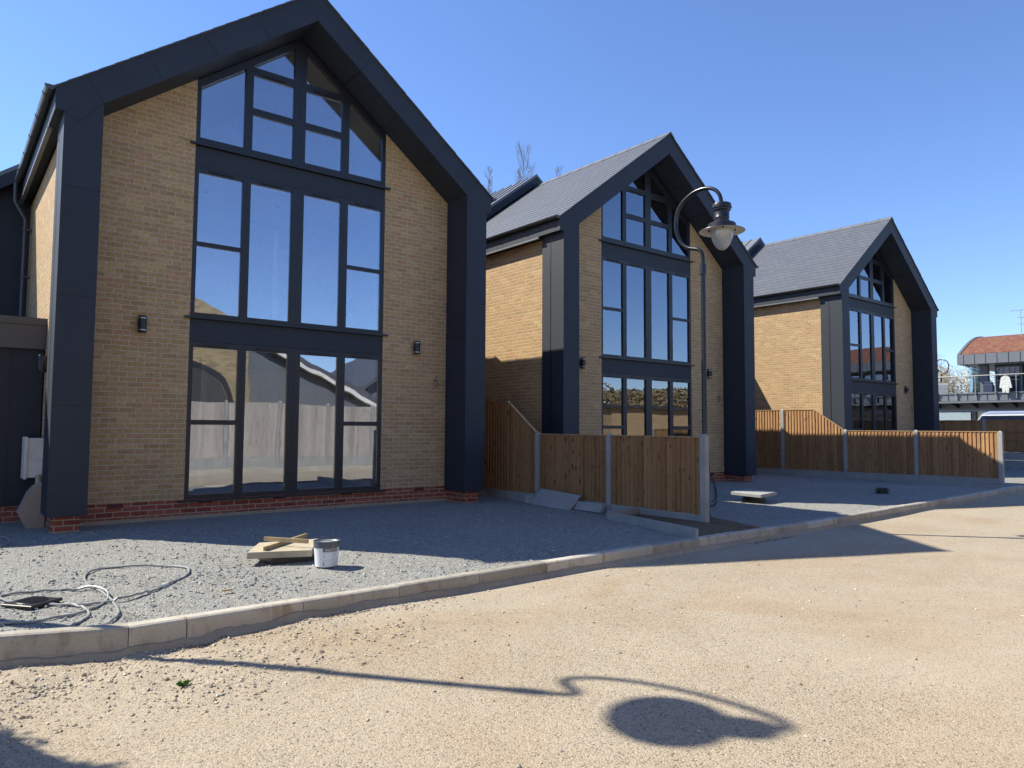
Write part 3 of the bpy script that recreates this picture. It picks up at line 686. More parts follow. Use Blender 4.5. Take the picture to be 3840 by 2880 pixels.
def f2():
    x = 21.36; ys = [6.61, 8.64, 10.64, 12.69, 14.6]; q = .055
    for y, z in zip(ys, (.0, .015, .02, .66, .66)): post(x, y, -1.8, z, par=F2)
    for a, c, zb in ((ys[0]+q, ys[1]-q, -1.22), (ys[1]+q, ys[2]-q, -1.24)): panel(F2, x, a, c, zb, [(a, -.03), (c, -.03)]); gboard(x, a, c, -1.6, zb-.005, F2)
    for a, c, tp in ((ys[2]+q, ys[3]-q, [(ys[2]+q, .0), (11.63, .62), (ys[3]-q, .625)]), (ys[3]+q, ys[4]-q, [(ys[3]+q, .625), (ys[4]-q, .625)])): panel(F2, x, a, c, -1.25, tp); gboard(x, a, c, -1.6, -1.255, F2)
rel(F2, f2)
F3 = thing('garden_fence', 'shaded tall fence with horizontal rails at the right edge, beyond the farthest house', 'fence', (32.4, 8.5, -1.35))
def f3():
    x = 31.9; ys = [4.85, 6.7, 8.55, 10.4, 12.25, 14.1]
    for y in ys: post(x, y, -1.8, .45, par=F3)
    for a, c in zip(ys, ys[1:]): panel(F3, x, a+.055, c-.055, -.80, [(a+.055, .40), (c-.055, .40)], sgn=1, rails=(-.72, -.32, .0)); gboard(x, a+.055, c-.055, -1.1, -.805, F3); gboard(x, a+.055, c-.055, -1.5, -1.11, F3)
rel(F3, f3)

# planting strips beside the fence ends
def edging(name, label, segs, h=.24):
    b = MB()
    for (x0, y0), (x1, y1) in segs:
        a = Vector((x0, y0, 0)); c = Vector((x1, y1, 0)); d = (c-a).normalized()*.0; n = Vector((-(c-a).y, (c-a).x, 0)).normalized()*.025
        z = max(yardz(x0, y0), yardz(x1, y1))
        b.ext([a+n+Vector((0, 0, z-.15)), c+n+Vector((0, 0, z-.15)), c-n+Vector((0, 0, z-.15)), a-n+Vector((0, 0, z-.15))], (0, 0, .15+h*.55))
    return tag(b.build(name, 'conc'), label, 'edging')
edging('concrete_edging', 'concrete edging round the soil bed left of the end post of the near fence', [((8.16, 6.15), (8.66, 8.30)), ((8.69, 8.32), (9.39, 8.32))])
edging('concrete_edging', 'concrete edging between the lamp and the kerb, right of the near fence', [((10.10, 7.4), (9.66, 6.15))], .08)
edging('concrete_edging', 'concrete edging in front of the half sunlit fence', [((19.9, 6.15), (20.55, 8.62)), ((20.58, 8.64), (21.2, 8.64))], .14)
b = MB(); b.xy([(8.18, 6.13), (8.68, 8.29), (9.41, 8.29), (9.41, 6.13)], -1.6, -1.448); b.xy([(9.49, 6.13), (9.49, 7.35), (10.07, 7.35), (9.64, 6.13)], -1.6, -1.447)
tag(b.build('planting_soil', 'soil'), kind='structure')

# leaning concrete boards
b = MB(); y0, y1 = 8.95, 11.05; xb = 9.16
b.ext([(xb, y1, -1.478), (xb+.05, y1, -1.478), (xb+.10, y1, -1.345), (xb+.05, y1, -1.335)], (0, y0-y1, 0))
def rim(a, c, u0, u1):
    q = lambda y, t, o: (xb+.05*t-o*.93, y, -1.478+.143*t+o*.3)
    b.add([q(a, u0, .009), q(c, u0, .009), q(c, u1, .009), q(a, u1, .009), q(a, u0, .0), q(c, u0, .0), q(c, u1, .0), q(a, u1, .0)], [(3, 2, 1, 0), (0, 1, 5, 4), (2, 3, 7, 6), (1, 2, 6, 5), (3, 0, 4, 7)])
rim(y0, y1, 0, .22); rim(y0, y1, .78, 1); rim(y0, y0+.1, .22, .78); rim(y1-.1, y1, .22, .78)
tag(b.build('concrete_plank', 'conc'), 'long recessed concrete gravel board lying at the foot of the near fence', 'concrete board')
b = MB(); P0 = [(9.11, 10.72, -1.462), (9.08, 9.62, -1.476), (9.30, 9.58, -1.23), (9.33, 10.74, -1.18)]
b.ext(P0, (-.045, 0, -.03)); tag(b.build('concrete_plank', 'conc'), 'plain flat concrete plank leaning on the near fence over the recessed board', 'concrete board')

# ---------------------------------------------------------------- street lamps
def make_lamp():
    r = thing('street_lamp', '', 'street lamp')
    p = MB(); p.lathe([(.0, -1.4), (.075, -1.4), (.075, 1.0), (.068, 1.05), (.046, 1.1), (.043, 1.13), (.040, 4.1), (.038, 4.2)], (0, 0, 0), 20); p.build('pole', 'steelblk', r, smooth=True)
    c = MB(); c.lathe([(.041, 4.07), (.052, 4.07), (.052, 4.24), (.034, 4.245)], (0, 0, 0), 20); c.build('collar', 'lampbody', r, smooth=True)
    pts = [(0, 4.2), (-.0, 4.33), (.02, 4.43), (.09, 4.50), (.20, 4.535), (.31, 4.575), (.43, 4.67), (.51, 4.82), (.545, 5.0), (.52, 5.18), (.44, 5.32), (.30, 5.42), (.13, 5.48), (-.06, 5.485), (-.22, 5.43), (-.32, 5.33), (-.36, 5.21), (-.37, 5.10)]
    a = MB(); a.tube(catmull([(0, y, z) for y, z in pts], 5), .031, 14); a.build('arm', 'steelblk', r, smooth=True)
    hy = -.37; hd = MB()
    hd.lathe([(0, 5.165), (.06, 5.165), (.125, 5.155), (.143, 5.145), (.150, 5.12), (.150, 5.10), (.155, 5.095), (.155, 5.075), (.140, 5.065), (.138, 5.04), (.118, 5.02), (.115, 4.93), (.118, 4.925), (.118, 4.915), (.115, 4.91), (.118, 4.855), (.14, 4.845), (.20, 4.83), (.218, 4.815), (.220, 4.75), (.215, 4.745)], (0, hy, 0), 32); hd.build('lamp_head', 'lampbody', r, smooth=True)
    sh = MB(); sh.lathe([(.215, 4.75), (.30, 4.728), (.355, 4.708), (.357, 4.702)], (0, hy, 0), 40, 0); sh.lathe([(.357, 4.702), (.30, 4.716), (.20, 4.738), (.0, 4.742)], (0, hy, 0), 40, 1); sh.build('lamp_shade', ['lampbody', 'offwhite'], r, smooth=True)
    gl = MB(); pr = [(.176*math.sqrt(max(0, 1-(1-t)**2.0)) if t < 1 else .176, 4.40+.33*t) for t in (0, .02, .06, .12, .2, .3, .42, .55, .7, .85, 1)]
    gl.lathe(pr, (0, hy, 0), 32); gl.build('globe', 'globe', r, smooth=True)
    lm = MB(); lm.lathe([(0, 4.61), (.10, 4.63), (.115, 4.66), (.12, 4.735)], (0, hy, 0), 20); lm.build('reflector', 'white', r, smooth=True)
    sc = MB()
    for k in range(4): aa = .7+k*math.pi/2; sc.box(.2*math.cos(aa)-.008, .2*math.cos(aa)+.008, hy+.2*math.sin(aa)-.008, hy+.2*math.sin(aa)+.008, 4.705, 4.74)
    sc.build('clip', 'black', r)
    return r
lamp = make_lamp(); lamp.location = (9.93, 7.31, -1.60); lamp.scale = (1.03, 1.03, 1.03); tag(lamp, 'swan neck street lamp with cream shade in front of the middle house', 'street lamp', 'swan neck street lamps')
l1 = copy_tree(lamp); l1.scale = (1, 1, 1); l1.rotation_euler = (0, 0, R(-2)); l1.location = (-.40, 7.88, -.45); l1['label'] = 'near street lamp outside the left edge whose shadow falls across the road'
l2 = copy_tree(lamp); l2.location = (53.4, 19.9, -.80); l2.rotation_euler = (0, 0, R(165)); l2['label'] = 'distant street lamp beside the right side of the farthest house'

# ---------------------------------------------------------------- yard clutter
b = MB(); tp = GL([(3.02, 7.92), (3.63, 7.66), (4.06, 8.38), (3.38, 8.50)])
b.ext([(x, y, -1.418) for x, y in tp], (0, 0, .072)); o = b.build('concrete_slab', 'slab')
bv = o.modifiers.new('bevel', 'BEVEL'); bv.width = .007; bv.segments = 2
tag(o, 'buff concrete cover slab with two wooden sticks on it, beside the bucket', 'slab')
b = MB(); b.box(2.88, 3.42, 7.74, 8.20, -1.55, -1.419); o = b.build('chamber_riser', 'black'); tag(o, 'low dark chamber under the buff slab by the bucket', 'chamber')
def stick(a, c, label, z=-1.345):
    a = Vector((*G(*a), z)); c = Vector((*G(*c), z)); d = (c-a).normalized(); n = Vector((-d.y, d.x, 0))*.011
    b = MB(); b.ext([a+n, c+n, c-n, a-n], (0, 0, .045)); b2 = b.build('wooden_stick', 'stick'); tag(b2, label, 'wood offcut')
stick((3.20, 7.90), (4.00, 8.58), 'longer wooden stick lying under the other on the buff slab', -1.344)
stick((3.36, 8.30), (3.66, 7.82), 'wooden stick lying across the other one on the buff slab', -1.298)
bk = thing('paint_bucket', 'white plastic bucket with dark rim standing on the gravel by the kerb', 'bucket', (3.32, 7.33, -1.487))
b = MB(); b.lathe([(0, .003), (.112, .003), (.118, .008), (.133, .215)], (0, 0, 0), 40); b.build('bucket_body', 'paint', bk, smooth=True)
b = MB(); b.lathe([(.1345, .205), (.139, .21), (.139, .262), (.142, .264), (.142, .272), (.133, .273), (.130, .255), (.0, .25)], (0, 0, 0), 40); lid = b.build('rim', 'blklid', bk, smooth=True)
b = MB(); b.lathe([(0, .2535), (.112, .2525), (.122, .262), (.128, .2625)], (0, 0, 0), 40); b.build('lid', 'hose', bk, smooth=True)
a0 = math.atan2(-7.33, -3.32)     # towards the viewer's side of the road
def wrap(z0, z1, u0, u1, mat, name, par, off=.0012, m=None):
    b = MB(); n = 8; r0 = .118+.015*(z0-.008)/.207+off; r1 = .118+.015*(z1-.008)/.207+off; vs = []
    for k in range(n+1):
        a = a0+u0+(u1-u0)*k/n; vs += [(r0*math.cos(a), r0*math.sin(a), z0), (r1*math.cos(a), r1*math.sin(a), z1)]
    b.add(vs, [(2*k, 2*k+2, 2*k+3, 2*k+1) for k in range(n)]); return b.build(name, mat, par)
lb = wrap(.165, .203, -.30, 1.0, 'blklid', 'label', bk)
wrap(.028, .16, -.22, .92, 'paint', 'label_sheet', bk, .0008)
for z in (.150, .075): wrap(z, z+.008, -.28, .75, 'label', 'label_stripe', bk, .0016)
for z in (.045, .02): wrap(z, z+.018, -.30, -.18, 'hose', 'label_mark', bk, .0018)
cu = bpy.data.curves.new('lettering', 'FONT'); cu.body = 'ARMSTEAD'; cu.size = .036; cu.extrude = .0004; cu.align_x = 'LEFT'
to = bpy.data.objects.new('tmp', cu); COL.objects.link(to); dg = bpy.context.evaluated_depsgraph_get(); me = bpy.data.meshes.new_from_object(to.evaluated_get(dg)); bpy.data.objects.remove(to)
def wraptext(me, u0, z0, name, mat):
    for v in me.vertices:
        z = z0+v.co.y; r_ = .118+.015*(z-.008)/.207+.0026+v.co.z; a = a0+u0+v.co.x/.13; v.co = (r_*math.cos(a), r_*math.sin(a), z)
    me.materials.clear(); me.materials.append(M[mat]); o = bpy.data.objects.new(name, me); COL.objects.link(o); o.parent = bk
wraptext(me, -.14, .172, 'lettering', 'white')
for body, u0, z0, sz in (('L', -.22, .115, .034), ('F1', .62, .128, .022)):
    cu = bpy.data.curves.new('lettering', 'FONT'); cu.body = body; cu.size = sz; cu.extrude = .0004
    to = bpy.data.objects.new('tmp', cu); COL.objects.link(to); dg = bpy.context.evaluated_depsgraph_get(); me = bpy.data.meshes.new_from_object(to.evaluated_get(dg)); bpy.data.objects.remove(to); wraptext(me, u0, z0, 'lettering', 'black')
b = MB(); pts = []
for k in range(17):
    t = k/16*math.pi; pts.append(((.142+.0)*math.cos(t), .142*math.sin(t)*.55, .235-.145*math.sin(t)))
rot = Matrix.Rotation(a0-R(60)-math.pi/2, 3, 'Z'); b.tube([rot @ Vector(p)*1.0 for p in pts], .0022, 6); b.build('handle', 'steel', bk, smooth=True)

def hosez(x, y, k): return yard_fn(x, y)+.012+.004*math.sin(k*1.7)**2
A_ = [(1.28, 6.17), (1.41, 6.35), (1.51, 6.61), (1.56, 7.0), (1.57, 7.4), (1.53, 7.73), (1.55, 8.12), (1.63, 8.4), (1.76, 8.58), (1.96, 8.57), (2.14, 8.5), (2.35, 8.34), (2.46, 8.14), (2.44, 7.92), (2.33, 7.68), (2.13, 7.46), (1.88, 7.2), (1.78, 7.13), (1.62, 7.05), (1.46, 7.05), (1.22, 7.16), (1.0, 7.37), (.88, 7.56), (.84, 7.69), (.88, 7.8), (1.06, 7.83), (1.27, 7.78), (1.51, 7.63), (1.59, 7.4), (1.54, 7.15), (1.44, 6.96), (1.31, 6.82), (1.1, 6.7), (.91, 6.69), (.72, 6.78)]
# trace order: big loop on the right, crossing back over itself, then the small coil on the left
b = MB(); pts = catmull([(*G(x, y), 0) for x, y in A_], 6); pts = [(p.x, p.y, hosez(p.x, p.y, i*.11)+(.02 if 96 < i < 110 or 160 < i < 172 else 0)) for i, p in enumerate(pts)]
b.tube(pts, .0105, 8); cd = b.build('conduit_coil', 'hose', smooth=True); tag(cd, 'long grey conduit pipe coiled in big loops on the gravel', 'conduit')
b = MB(); gx_, gy_ = G(2.06, 7.385); q = Vector((gx_, gy_, hosez(gx_, gy_, 1))); dd = Vector((.25, .24, 0)).normalized(); b.tube([q-dd*.045, q+dd*.045], .02, 10); cp = b.build('coupling', 'meter', cd, smooth=True)
b = MB(); pts = catmull([(*G(x, y), 0) for x, y in [(.92, 6.24), (1.09, 6.33), (1.23, 6.49), (1.32, 6.7), (1.33, 6.93), (1.28, 7.12), (1.15, 7.24), (1.02, 7.3)]], 6); b.tube([(p.x, p.y, hosez(p.x, p.y, i*.1)-.002) for i, p in enumerate(pts)], .0105, 8)
tag(b.build('conduit_pipe', 'hose', smooth=True), 'short bend of grey conduit between the kerb and the small black cover', 'conduit')
b = MB(); pts = catmull([(*G(x, y), 0) for x, y in [(.7, 10.45), (1.0, 10.6), (1.22, 10.9), (1.30, 11.25), (1.29, 11.58), (1.15, 11.8), (.9, 11.9)]], 6); b.tube([(p.x, p.y, hosez(p.x, p.y, i*.1)+.01) for i, p in enumerate(pts)], .0105, 8)
tag(b.build('conduit_pipe', 'hose', smooth=True), 'curve of grey conduit at the left edge near the gas box', 'conduit')
mh = thing('access_cover', 'small black access cover lying inside the conduit coil', 'access cover', (.68, 7.26, -1.512), R(38)); mh.scale = (.9, .9, .85)
b = MB(); b.box(-.15, .15, -.15, .15, -.05, .028); b.cbox(-.17, .17, -.17, .17, .029, .055, .006); b.build('frame', 'black', mh)
b = MB(); b.lathe([(0, .063), (.125, .063), (.132, .056)], (0, 0, 0), 28)
for k in range(-4, 5): w2 = math.sqrt(.12**2-(k*.026)**2) if abs(k*.026) < .12 else 0; b.box(-w2, w2, k*.026-.006, k*.026+.006, .0635, .0665)
b.build('lid', 'lampbody', mh)
ic = thing('inspection_chamber', 'round black chamber capped by a grey concrete slab, in the middle yard', 'chamber', (13.05, 8.42, -1.49))
b = MB(); b.lathe([(.21, -.05), (.21, .05), (.245, .055), (.245, .075), (.215, .08), (.215, .135), (.235, .14), (.235, .158), (.0, .158)], (0, 0, 0), 32); b.build('chamber_ring', 'black', ic, smooth=True)
b = MB(); b.box(-.33, .33, -.33, .33, .16, .225); o = b.build('cover_slab', 'conc', ic); o.rotation_euler = (R(1.5), R(-2), R(4)); bv = o.modifiers.new('bevel', 'BEVEL'); bv.width = .006
ic2 = thing('drain_riser', 'small black drain riser standing in the gravel before the half sunlit fence', 'drain', (17.05, 7.67, -1.49), R(20))
b = MB(); b.lathe([(.115, -.1), (.115, .05), (.13, .055), (.13, .07), (.115, .075), (.115, .10), (.0, .10)], (0, 0, 0), 24); b.build('pipe', 'black', ic2, smooth=True)
b = MB(); b.box(-.15, .15, -.15, .15, .101, .125); b.box(-.12, .12, -.12, .12, .15, .165); b.box(-.10, .10, -.10, .10, .1255, .1495); b.build('lid', 'black', ic2)
b = MB()
for ph, rr_, ox in ((0, .34, 0), (.6, .27, -.04), (1.3, .38, .05)):
    pts = []
    for k in range(15):
        t = k/14*2*math.pi*.93+ph; pts.append((11.7+ox+rr_*.45*math.cos(t), 8.55+rr_*.45*math.sin(t)+ox, -1.13+rr_*math.sin(t+.5)*.95))
    b.tube(catmull(pts, 3), .010, 6)
b.tube(catmull([(11.65, 8.6, -.85), (11.5, 9.2, -.72), (11.4, 10.2, -.9), (11.1, 11.9, -1.0)], 5), .010, 6)
tag(b.build('cable_coil', 'black', smooth=True), 'loops of black cable standing behind the end post of the near fence', 'cable')
b = MB(); b.box(2.05, 2.14, 8.02-1.2, 8.045-1.2, -1.475, -1.462); tag(b.build('wood_chip', 'stick', loc=(0, -.12, 0)), 'tiny wood chip lying on the gravel near the kerb', 'wood offcut')

# ---------------------------------------------------------------- far balcony building
FB = thing('balcony_building', 'distant grey building with red planted curved roof and railed balcony', 'building', (51.14, 19.28, -.78), R(3.15))
FBM = Matrix.Translation((51.14, 19.28, -.78)) @ Matrix.Rotation(R(3.15), 4, 'Z')
def FW_(x, y, z): return tuple(FBM @ Vector((x-51.75, y-19.23, z+.9)))
def U(u): return -u
e = MB(); e.box(0, 9, -28.5, 12, -1, 2.95); e.build('lower_wall', 'zinc', FB)     # local z = world+.9
e = MB()
u = 0
while u < 34:
    e.box(-1.52, -1.50, -u-.012, -u+.012, 2.66, 3.08); u += .53
e.build('seam', 'joint', FB)
e = MB(); e.box(-1.5, -.02, -28, 11, 2.62, 3.1); e.box(-1.56, -1.5, -28, 11, 3.05, 3.12); e.box(-1.62, -.01, -28, 11, 2.5, 2.60); e.box(-1.2, -.6, -28, 11, 1.98, 2.07); e.build('balcony_deck', 'zinc', FB)
for k in range(22): y = 3-1.05*k*1.0; e = MB(); e.xz([(-1.5, 2.49), (-.02, 2.49), (-.02, 2.2)], y-.02, y+.02); e.build('bracket', 'joint', FB)
r_ = MB(); r_.tube([(-1.6, 11, 4.16), (-1.6, -28, 4.16)], .03, 8); r_.tube([(-1.6, 11, 4.02), (-1.6, 0, 4.02)], .02, 6)
k = 0
y = -.46
while y > -30: r_.box(-1.62, -1.58, y-.022, y+.022, 2.75, 4.14); r_.box(-1.66, -1.56, y-.06, y+.06, 3.8, 3.83); r_.box(-1.66, -1.56, y-.06, y+.06, 3.1, 3.13); y -= 1.06
for y in (.6, 1.66, 2.7, 3.8, 4.9): r_.box(-1.62, -1.58, y-.022, y+.022, 2.75, 4.14)
r_.build('railing', 'steel', FB)
e = MB(); e.box(1.2, 8.5, -28, -2.95, 2.96, 4.94); e.build('upper_wall', 'curtain', FB)
e = MB(); e.box(.3, .8, -2.75, -2.25, 2.96, 4.93); e.build('column', 'zinc', FB)
MB().box(1.14, 1.19, -3.05, -2.95, 2.97, 4.92).build('column', 'zinc', FB)
y = -4.35
while y > -26: MB().box(1.10, 1.19, y-.06, y+.06, 2.97, 4.92).build('column', 'zinc', FB); y -= 1.6
y = -3.06; k = 0
while y > -30: MB().box(1.12, 1.13, y-1.2, y, 2.99, 4.90).build('window_pane', 'glass', FB); y -= 1.6
e = MB(); e.box(1.191, 1.21, -3.5, -3.1, 2.99, 4.0); e.build('curtain', 'cloth', FB)
e = MB(); e.box(-.75, -.72, -2.62, -2.05, 3.12, 4.76); e.build('privacy_screen', 'screen', FB)
e = MB(); e.box(-.85, 9, -28, -1.42, 4.95, 5.57); fz = e.build('roof_fascia', 'zinc', FB)
e = MB(); u = 1.78
while u < 34: e.box(-.862, -.851, -u-.012, -u+.012, 4.96, 5.55); u += .6
e.build('seam', 'joint', fz)
arc = [(-.8+9.7*t, 5.575+1.55*math.sin(math.pi*min(1, t)*.96+.02)) for t in [k/24 for k in range(25)]]
e = MB(); e.xz(arc+[(8.9, 5.572), (-.8, 5.572)], -27.9, -1.60); e.build('sedum_roof', 'sedum', FB)
e = MB(); a2 = [(x, z+.05) for x, z in arc]; e.xz(a2+[(x, z-.12) for x, z in reversed(arc)], -1.60, -1.44); e.build('roof_edge', 'fcement', FB)
e = MB(); e.tube([(-.5, -1.8, 4.95), (-.2, -2.0, 4.7), (.5, -2.4, 4.45)], .04, 8); e.build('downpipe', 'plastic', FB)
for y0 in (-2.2, -3.75, -5.9, -8.1):
    f = MB(); f.box(-.03, -.002, y0-1.15, y0, .7, 2.05); fo_ = f.build('window', 'cream', FB)
    f = MB(); [f.box(-.05, -.031, y0-1.08, y0-.07, .78+k*.1, .84+k*.1) for k in range(12)]; f.build('blind', 'white', fo_)
    f = MB(); [f.box(-.06, -.031, yy-.04, yy+.04, .7, 2.05) for yy in (y0-1.15, y0-.58, y0)]; f.build('frame', 'frame', fo_)
f = MB(); f.box(-.03, -.002, -1.9, 1.5, .2, 2.0); dk = f.build('window', 'curtain', FB)
MB().box(-.045, -.035, -1.85, 1.45, .25, 1.95).build('pane', 'glass', dk)
e = MB(); e.box(2, 2.05, 0, 11, 2.96, 4.0); e.build('slatted_screen', 'hose', FB)
e = MB(); [e.box(1.96, 1.99, 0, 11, 3.02+k*.09, 3.07+k*.09) for k in range(10)]; e.build('slat', 'steel', FB)
an = thing('tv_aerial', 'thin television aerial mast standing on the red planted roof', 'aerial', FW_(53.6, 14.95, 5.9))
e = MB(); e.tube([(0, 0, -.3), (0, 0, 1.6)], .025, 8)
e.build('mast', 'steel', an)
e = MB(); dv = Vector((-.35, 1, 0)).normalized(); pv = Vector((dv.y, -dv.x, 0)); c = Vector((0, 0, 1.62)); e.tube([c-dv*.55+Vector((0, 0, .05)), c+dv*.55-Vector((0, 0, .03))], .012, 6)
for k in range(12): q = c+dv*(-.1+.055*k); e.tube([q-pv*.10, q+pv*.10], .006, 4)
for s_ in (-1, 1): e.tube([c-dv*.45, c-dv*.75+Vector((0, 0, .28*s_))+pv*.1], .01, 4); e.tube([c-dv*.45, c-dv*.75+Vector((0, 0, .28*s_))-pv*.1], .01, 4); e.tube([c-dv*.6+Vector((0, 0, .14*s_))+pv*.25, c-dv*.6+Vector((0, 0, .14*s_))-pv*.25], .006, 4)
for z in (.75, 1.15): e.tube([Vector((0, 0, z))-dv*.2, Vector((0, 0, z))+dv*.2], .014, 6)
e.build('antenna', 'steel', an)
fl = MB(); fl.lathe([(.07, -1), (.07, .42), (.11, .42), (.11, .50), (0, .52)], (0, 0, 0), 14); tag(fl.build('flue', 'plastic', loc=FW_(54, 13.95, 5.9)), 'grey flue pipe on the planted roof at the photo edge', 'flue')
# white jacket drying on the rail
j = MB(); sil = [(-.06, 0), (.06, 0), (.13, -.05), (.22, -.10), (.29, -.50), (.31, -.72), (.19, -.74), (.17, -.50), (.18, -.75), (.16, -1.02), (.04, -1.0), (.02, -.8), (-.01, -1.03), (-.16, -1.03), (-.18, -.72), (-.17, -.48), (-.21, -.74), (-.33, -.72), (-.29, -.48), (-.22, -.10), (-.13, -.05)]
j.yz([(y, z) for y, z in sil], -.05, .05); jo = j.build('hanging_jacket', 'cloth', loc=FW_(50.03, 15.03, 3.17)); bv = jo.modifiers.new('bevel', 'BEVEL'); bv.width = .03; bv.segments = 2
tag(jo, 'white jacket hanging from the balcony railing of the distant building', 'jacket')
cb = MB(); cb.cbox(-.2, .2, -.25, .25, 0, .55, .05); cb.cbox(-.15, .15, -.2, .2, .56, .72, .05); tag(cb.build('storage_box', 'bluedark', loc=FW_(51.2, 16.2, 2.2)), 'dark blue box standing behind the balcony railing', 'box')
vn = thing('parked_van', 'blue roofed van at the right edge behind the rail fence', 'van', (46.2, 13.3, -.9))
e = MB(); e.yz([(2.2, .3), (2.25, .9), (1.95, 1.25), (1.55, 1.85), (1.2, 1.98), (-2.6, 1.98), (-2.8, 1.8), (-2.85, .3)], -.95, .95); o = e.build('body', 'van', vn); bv = o.modifiers.new('bevel', 'BEVEL'); bv.width = .08; bv.segments = 3
e = MB(); e.add([(-.99, 1.9, 1.2), (-.99, 1.5, 1.72), (-.99, -2.4, 1.72), (-.99, -2.4, 1.2)], [(0, 1, 2, 3)]); e.yz([(1.85, 1.2), (1.5, 1.70), (-2.4, 1.70), (-2.4, 1.2)], -.97, -.955); e.build('side_window', 'glass', vn)
e = MB(); e.tube([(-.985, 1.95, 1.18), (-.985, 1.55, 1.75), (-.985, -2.5, 1.76)], .03, 6); e.build('window_trim', 'white', vn)
for yy in (-1.9, 1.4):
    for xx in (-.96, .78): e = MB(); e.v = []; e.lathe([(0, 0), (.33, 0), (.34, .03), (.34, .17), (.33, .2), (0, .2)], (0, 0, 0), 20); o = e.build('wheel', 'black', vn, smooth=True); o.rotation_euler = (0, R(90), 0); o.location = (xx, yy, .34)

# ---------------------------------------------------------------- trees
def bare_tree(name, label, loc, h, spread, seed, levels=4, n0=7, r0=.12, fast=True, group=None, trunk=.3, mat='twig'):
    rnd = random.Random(seed); root = thing(name, label, 'tree', loc, group=group)
    tr = MB(); cr = MB()
    tr.tube([(0, 0, -.5), (0, 0, h*trunk), (rnd.uniform(-.1, .1), 0, h*.7), (0, 0, h*.93)], [r0, r0*.8, r0*.4, r0*.12], 7); tr.build('trunk', 'bark', root)
    def br(p, d, l, r, lv):
        P = [p]; q = p.copy(); dd = d.copy()
        for k in range(3):
            dd = (dd+Vector((rnd.uniform(-.18, .18), rnd.uniform(-.18, .18), .16 if fast else .03))).normalized(); q = q+dd*l/3; P.append(q.copy())
        cr.tube(P, [r, r*.8, r*.6, r*.35], 3, caps=False)
        if lv > 0:
            for k in range(rnd.randint(3, 5)):
                t = rnd.uniform(.3, 1); i = min(2, int(t*3)); b_ = P[i].lerp(P[i+1], t*3-i)
                a = rnd.random()*6.28; side = Vector((math.cos(a), math.sin(a), rnd.uniform(-.1, .5)))
                br(b_, (dd*(.8 if fast else .5)+side*(.42 if fast else .8)).normalized(), l*rnd.uniform(.45, .7), r*.55, lv-1)
    n = int(n0*h/2)
    for k in range(n):
        t = trunk+(.95-trunk)*(k/n); a = k*2.4+rnd.random(); d = Vector((math.cos(a), math.sin(a), 2.2 if fast else .7)).normalized()
        br(Vector((0, 0, h*t)), d, spread*(1.15-t)*rnd.uniform(.9, 1.4)*(1.6 if fast else 1)+.3, r0*.32*(1.2-t), levels-1)
    cr.build('crown', mat, root); return root
pop = [((35.1, 47.2), 22.6, .8, ''), ((37.3, 45.3), 24.0, 1.9, ''), ((39.6, 43.6), 22.2, 1.2, ''), ((34.7, 47.6), 21.0, .7, '')]
pl = ['tall narrow bare poplar rising left of the widest one behind the houses', 'widest bare poplar rising above the dark rear gable of the middle house', 'bare poplar tip showing above the slate ridge of the middle house', 'small bare poplar tip just above the gutter end of the nearest house']
for i, (((x, y), zt, sp, _), l) in enumerate(zip(pop, pl)): bare_tree('poplar_tree', l, (x, y, -1.9), zt+1.9, sp*1.0, 11+i, 4, 3.2, .16, True, 'bare poplars behind the houses', .55)
bare_tree('bare_tree', 'bare tree with thin branches above the distant street lamp', (72.8, 27.8, -1.2), 8.3, 2.6, 5, 4, 3.4, .10, False, None, .45, 'bark')
def bush(name, label, loc, sx, sy, h, seed, n, mat, cat='bush', leaf=.1):
    rnd = random.Random(seed); root = thing(name, label, cat, loc)
    tr = MB(); [tr.tube([(rnd.uniform(-.2, .2), rnd.uniform(-.2, .2), -.3), (rnd.uniform(-.6, .6)*sx, rnd.uniform(-.6, .6)*sy, h*.8)], [.06, .01], 5) for k in range(14)]; tr.build('stems', 'bark', root)
    b = MB(); cl = [(rnd.uniform(-sx, sx), rnd.uniform(-sy, sy), h*rnd.uniform(.25, .85), rnd.uniform(.3, .6)*h*.5) for k in range(16)]
    for k in range(n):
        c = rnd.choice(cl); a, e_ = rnd.random()*6.28, rnd.uniform(-1.57, 1.57); rr_ = c[3]*rnd.random()**.4
        p = Vector((c[0]+rr_*math.cos(a)*math.cos(e_), c[1]+rr_*math.sin(a)*math.cos(e_), c[2]+rr_*math.sin(e_)))
        u = Vector((rnd.uniform(-1, 1), rnd.uniform(-1, 1), rnd.uniform(-1, 1))).normalized(); v = u.orthogonal().normalized(); s_ = leaf*rnd.uniform(.5, 1.4)
        b.add([p-u*s_-v*s_*.4, p+u*s_-v*s_*.3, p+u*s_*.8+v*s_*.4, p-u*s_+v*s_*.3], [(0, 1, 2, 3)])
    b.build('crown', mat, root); return root
bush('hedge_bush', 'leafless brown bush behind the balcony railing, left of the distant building', (85, 33.8, -1), 4.5, 2.4, 8.3, 3, 26000, 'twig', leaf=.075)
bush('hedge_bush', 'smaller brown bush beside the glass screen of the distant building', (89, 30.2, -1), 2.0, 1.6, 7.8, 4, 14000, 'twig', leaf=.075)

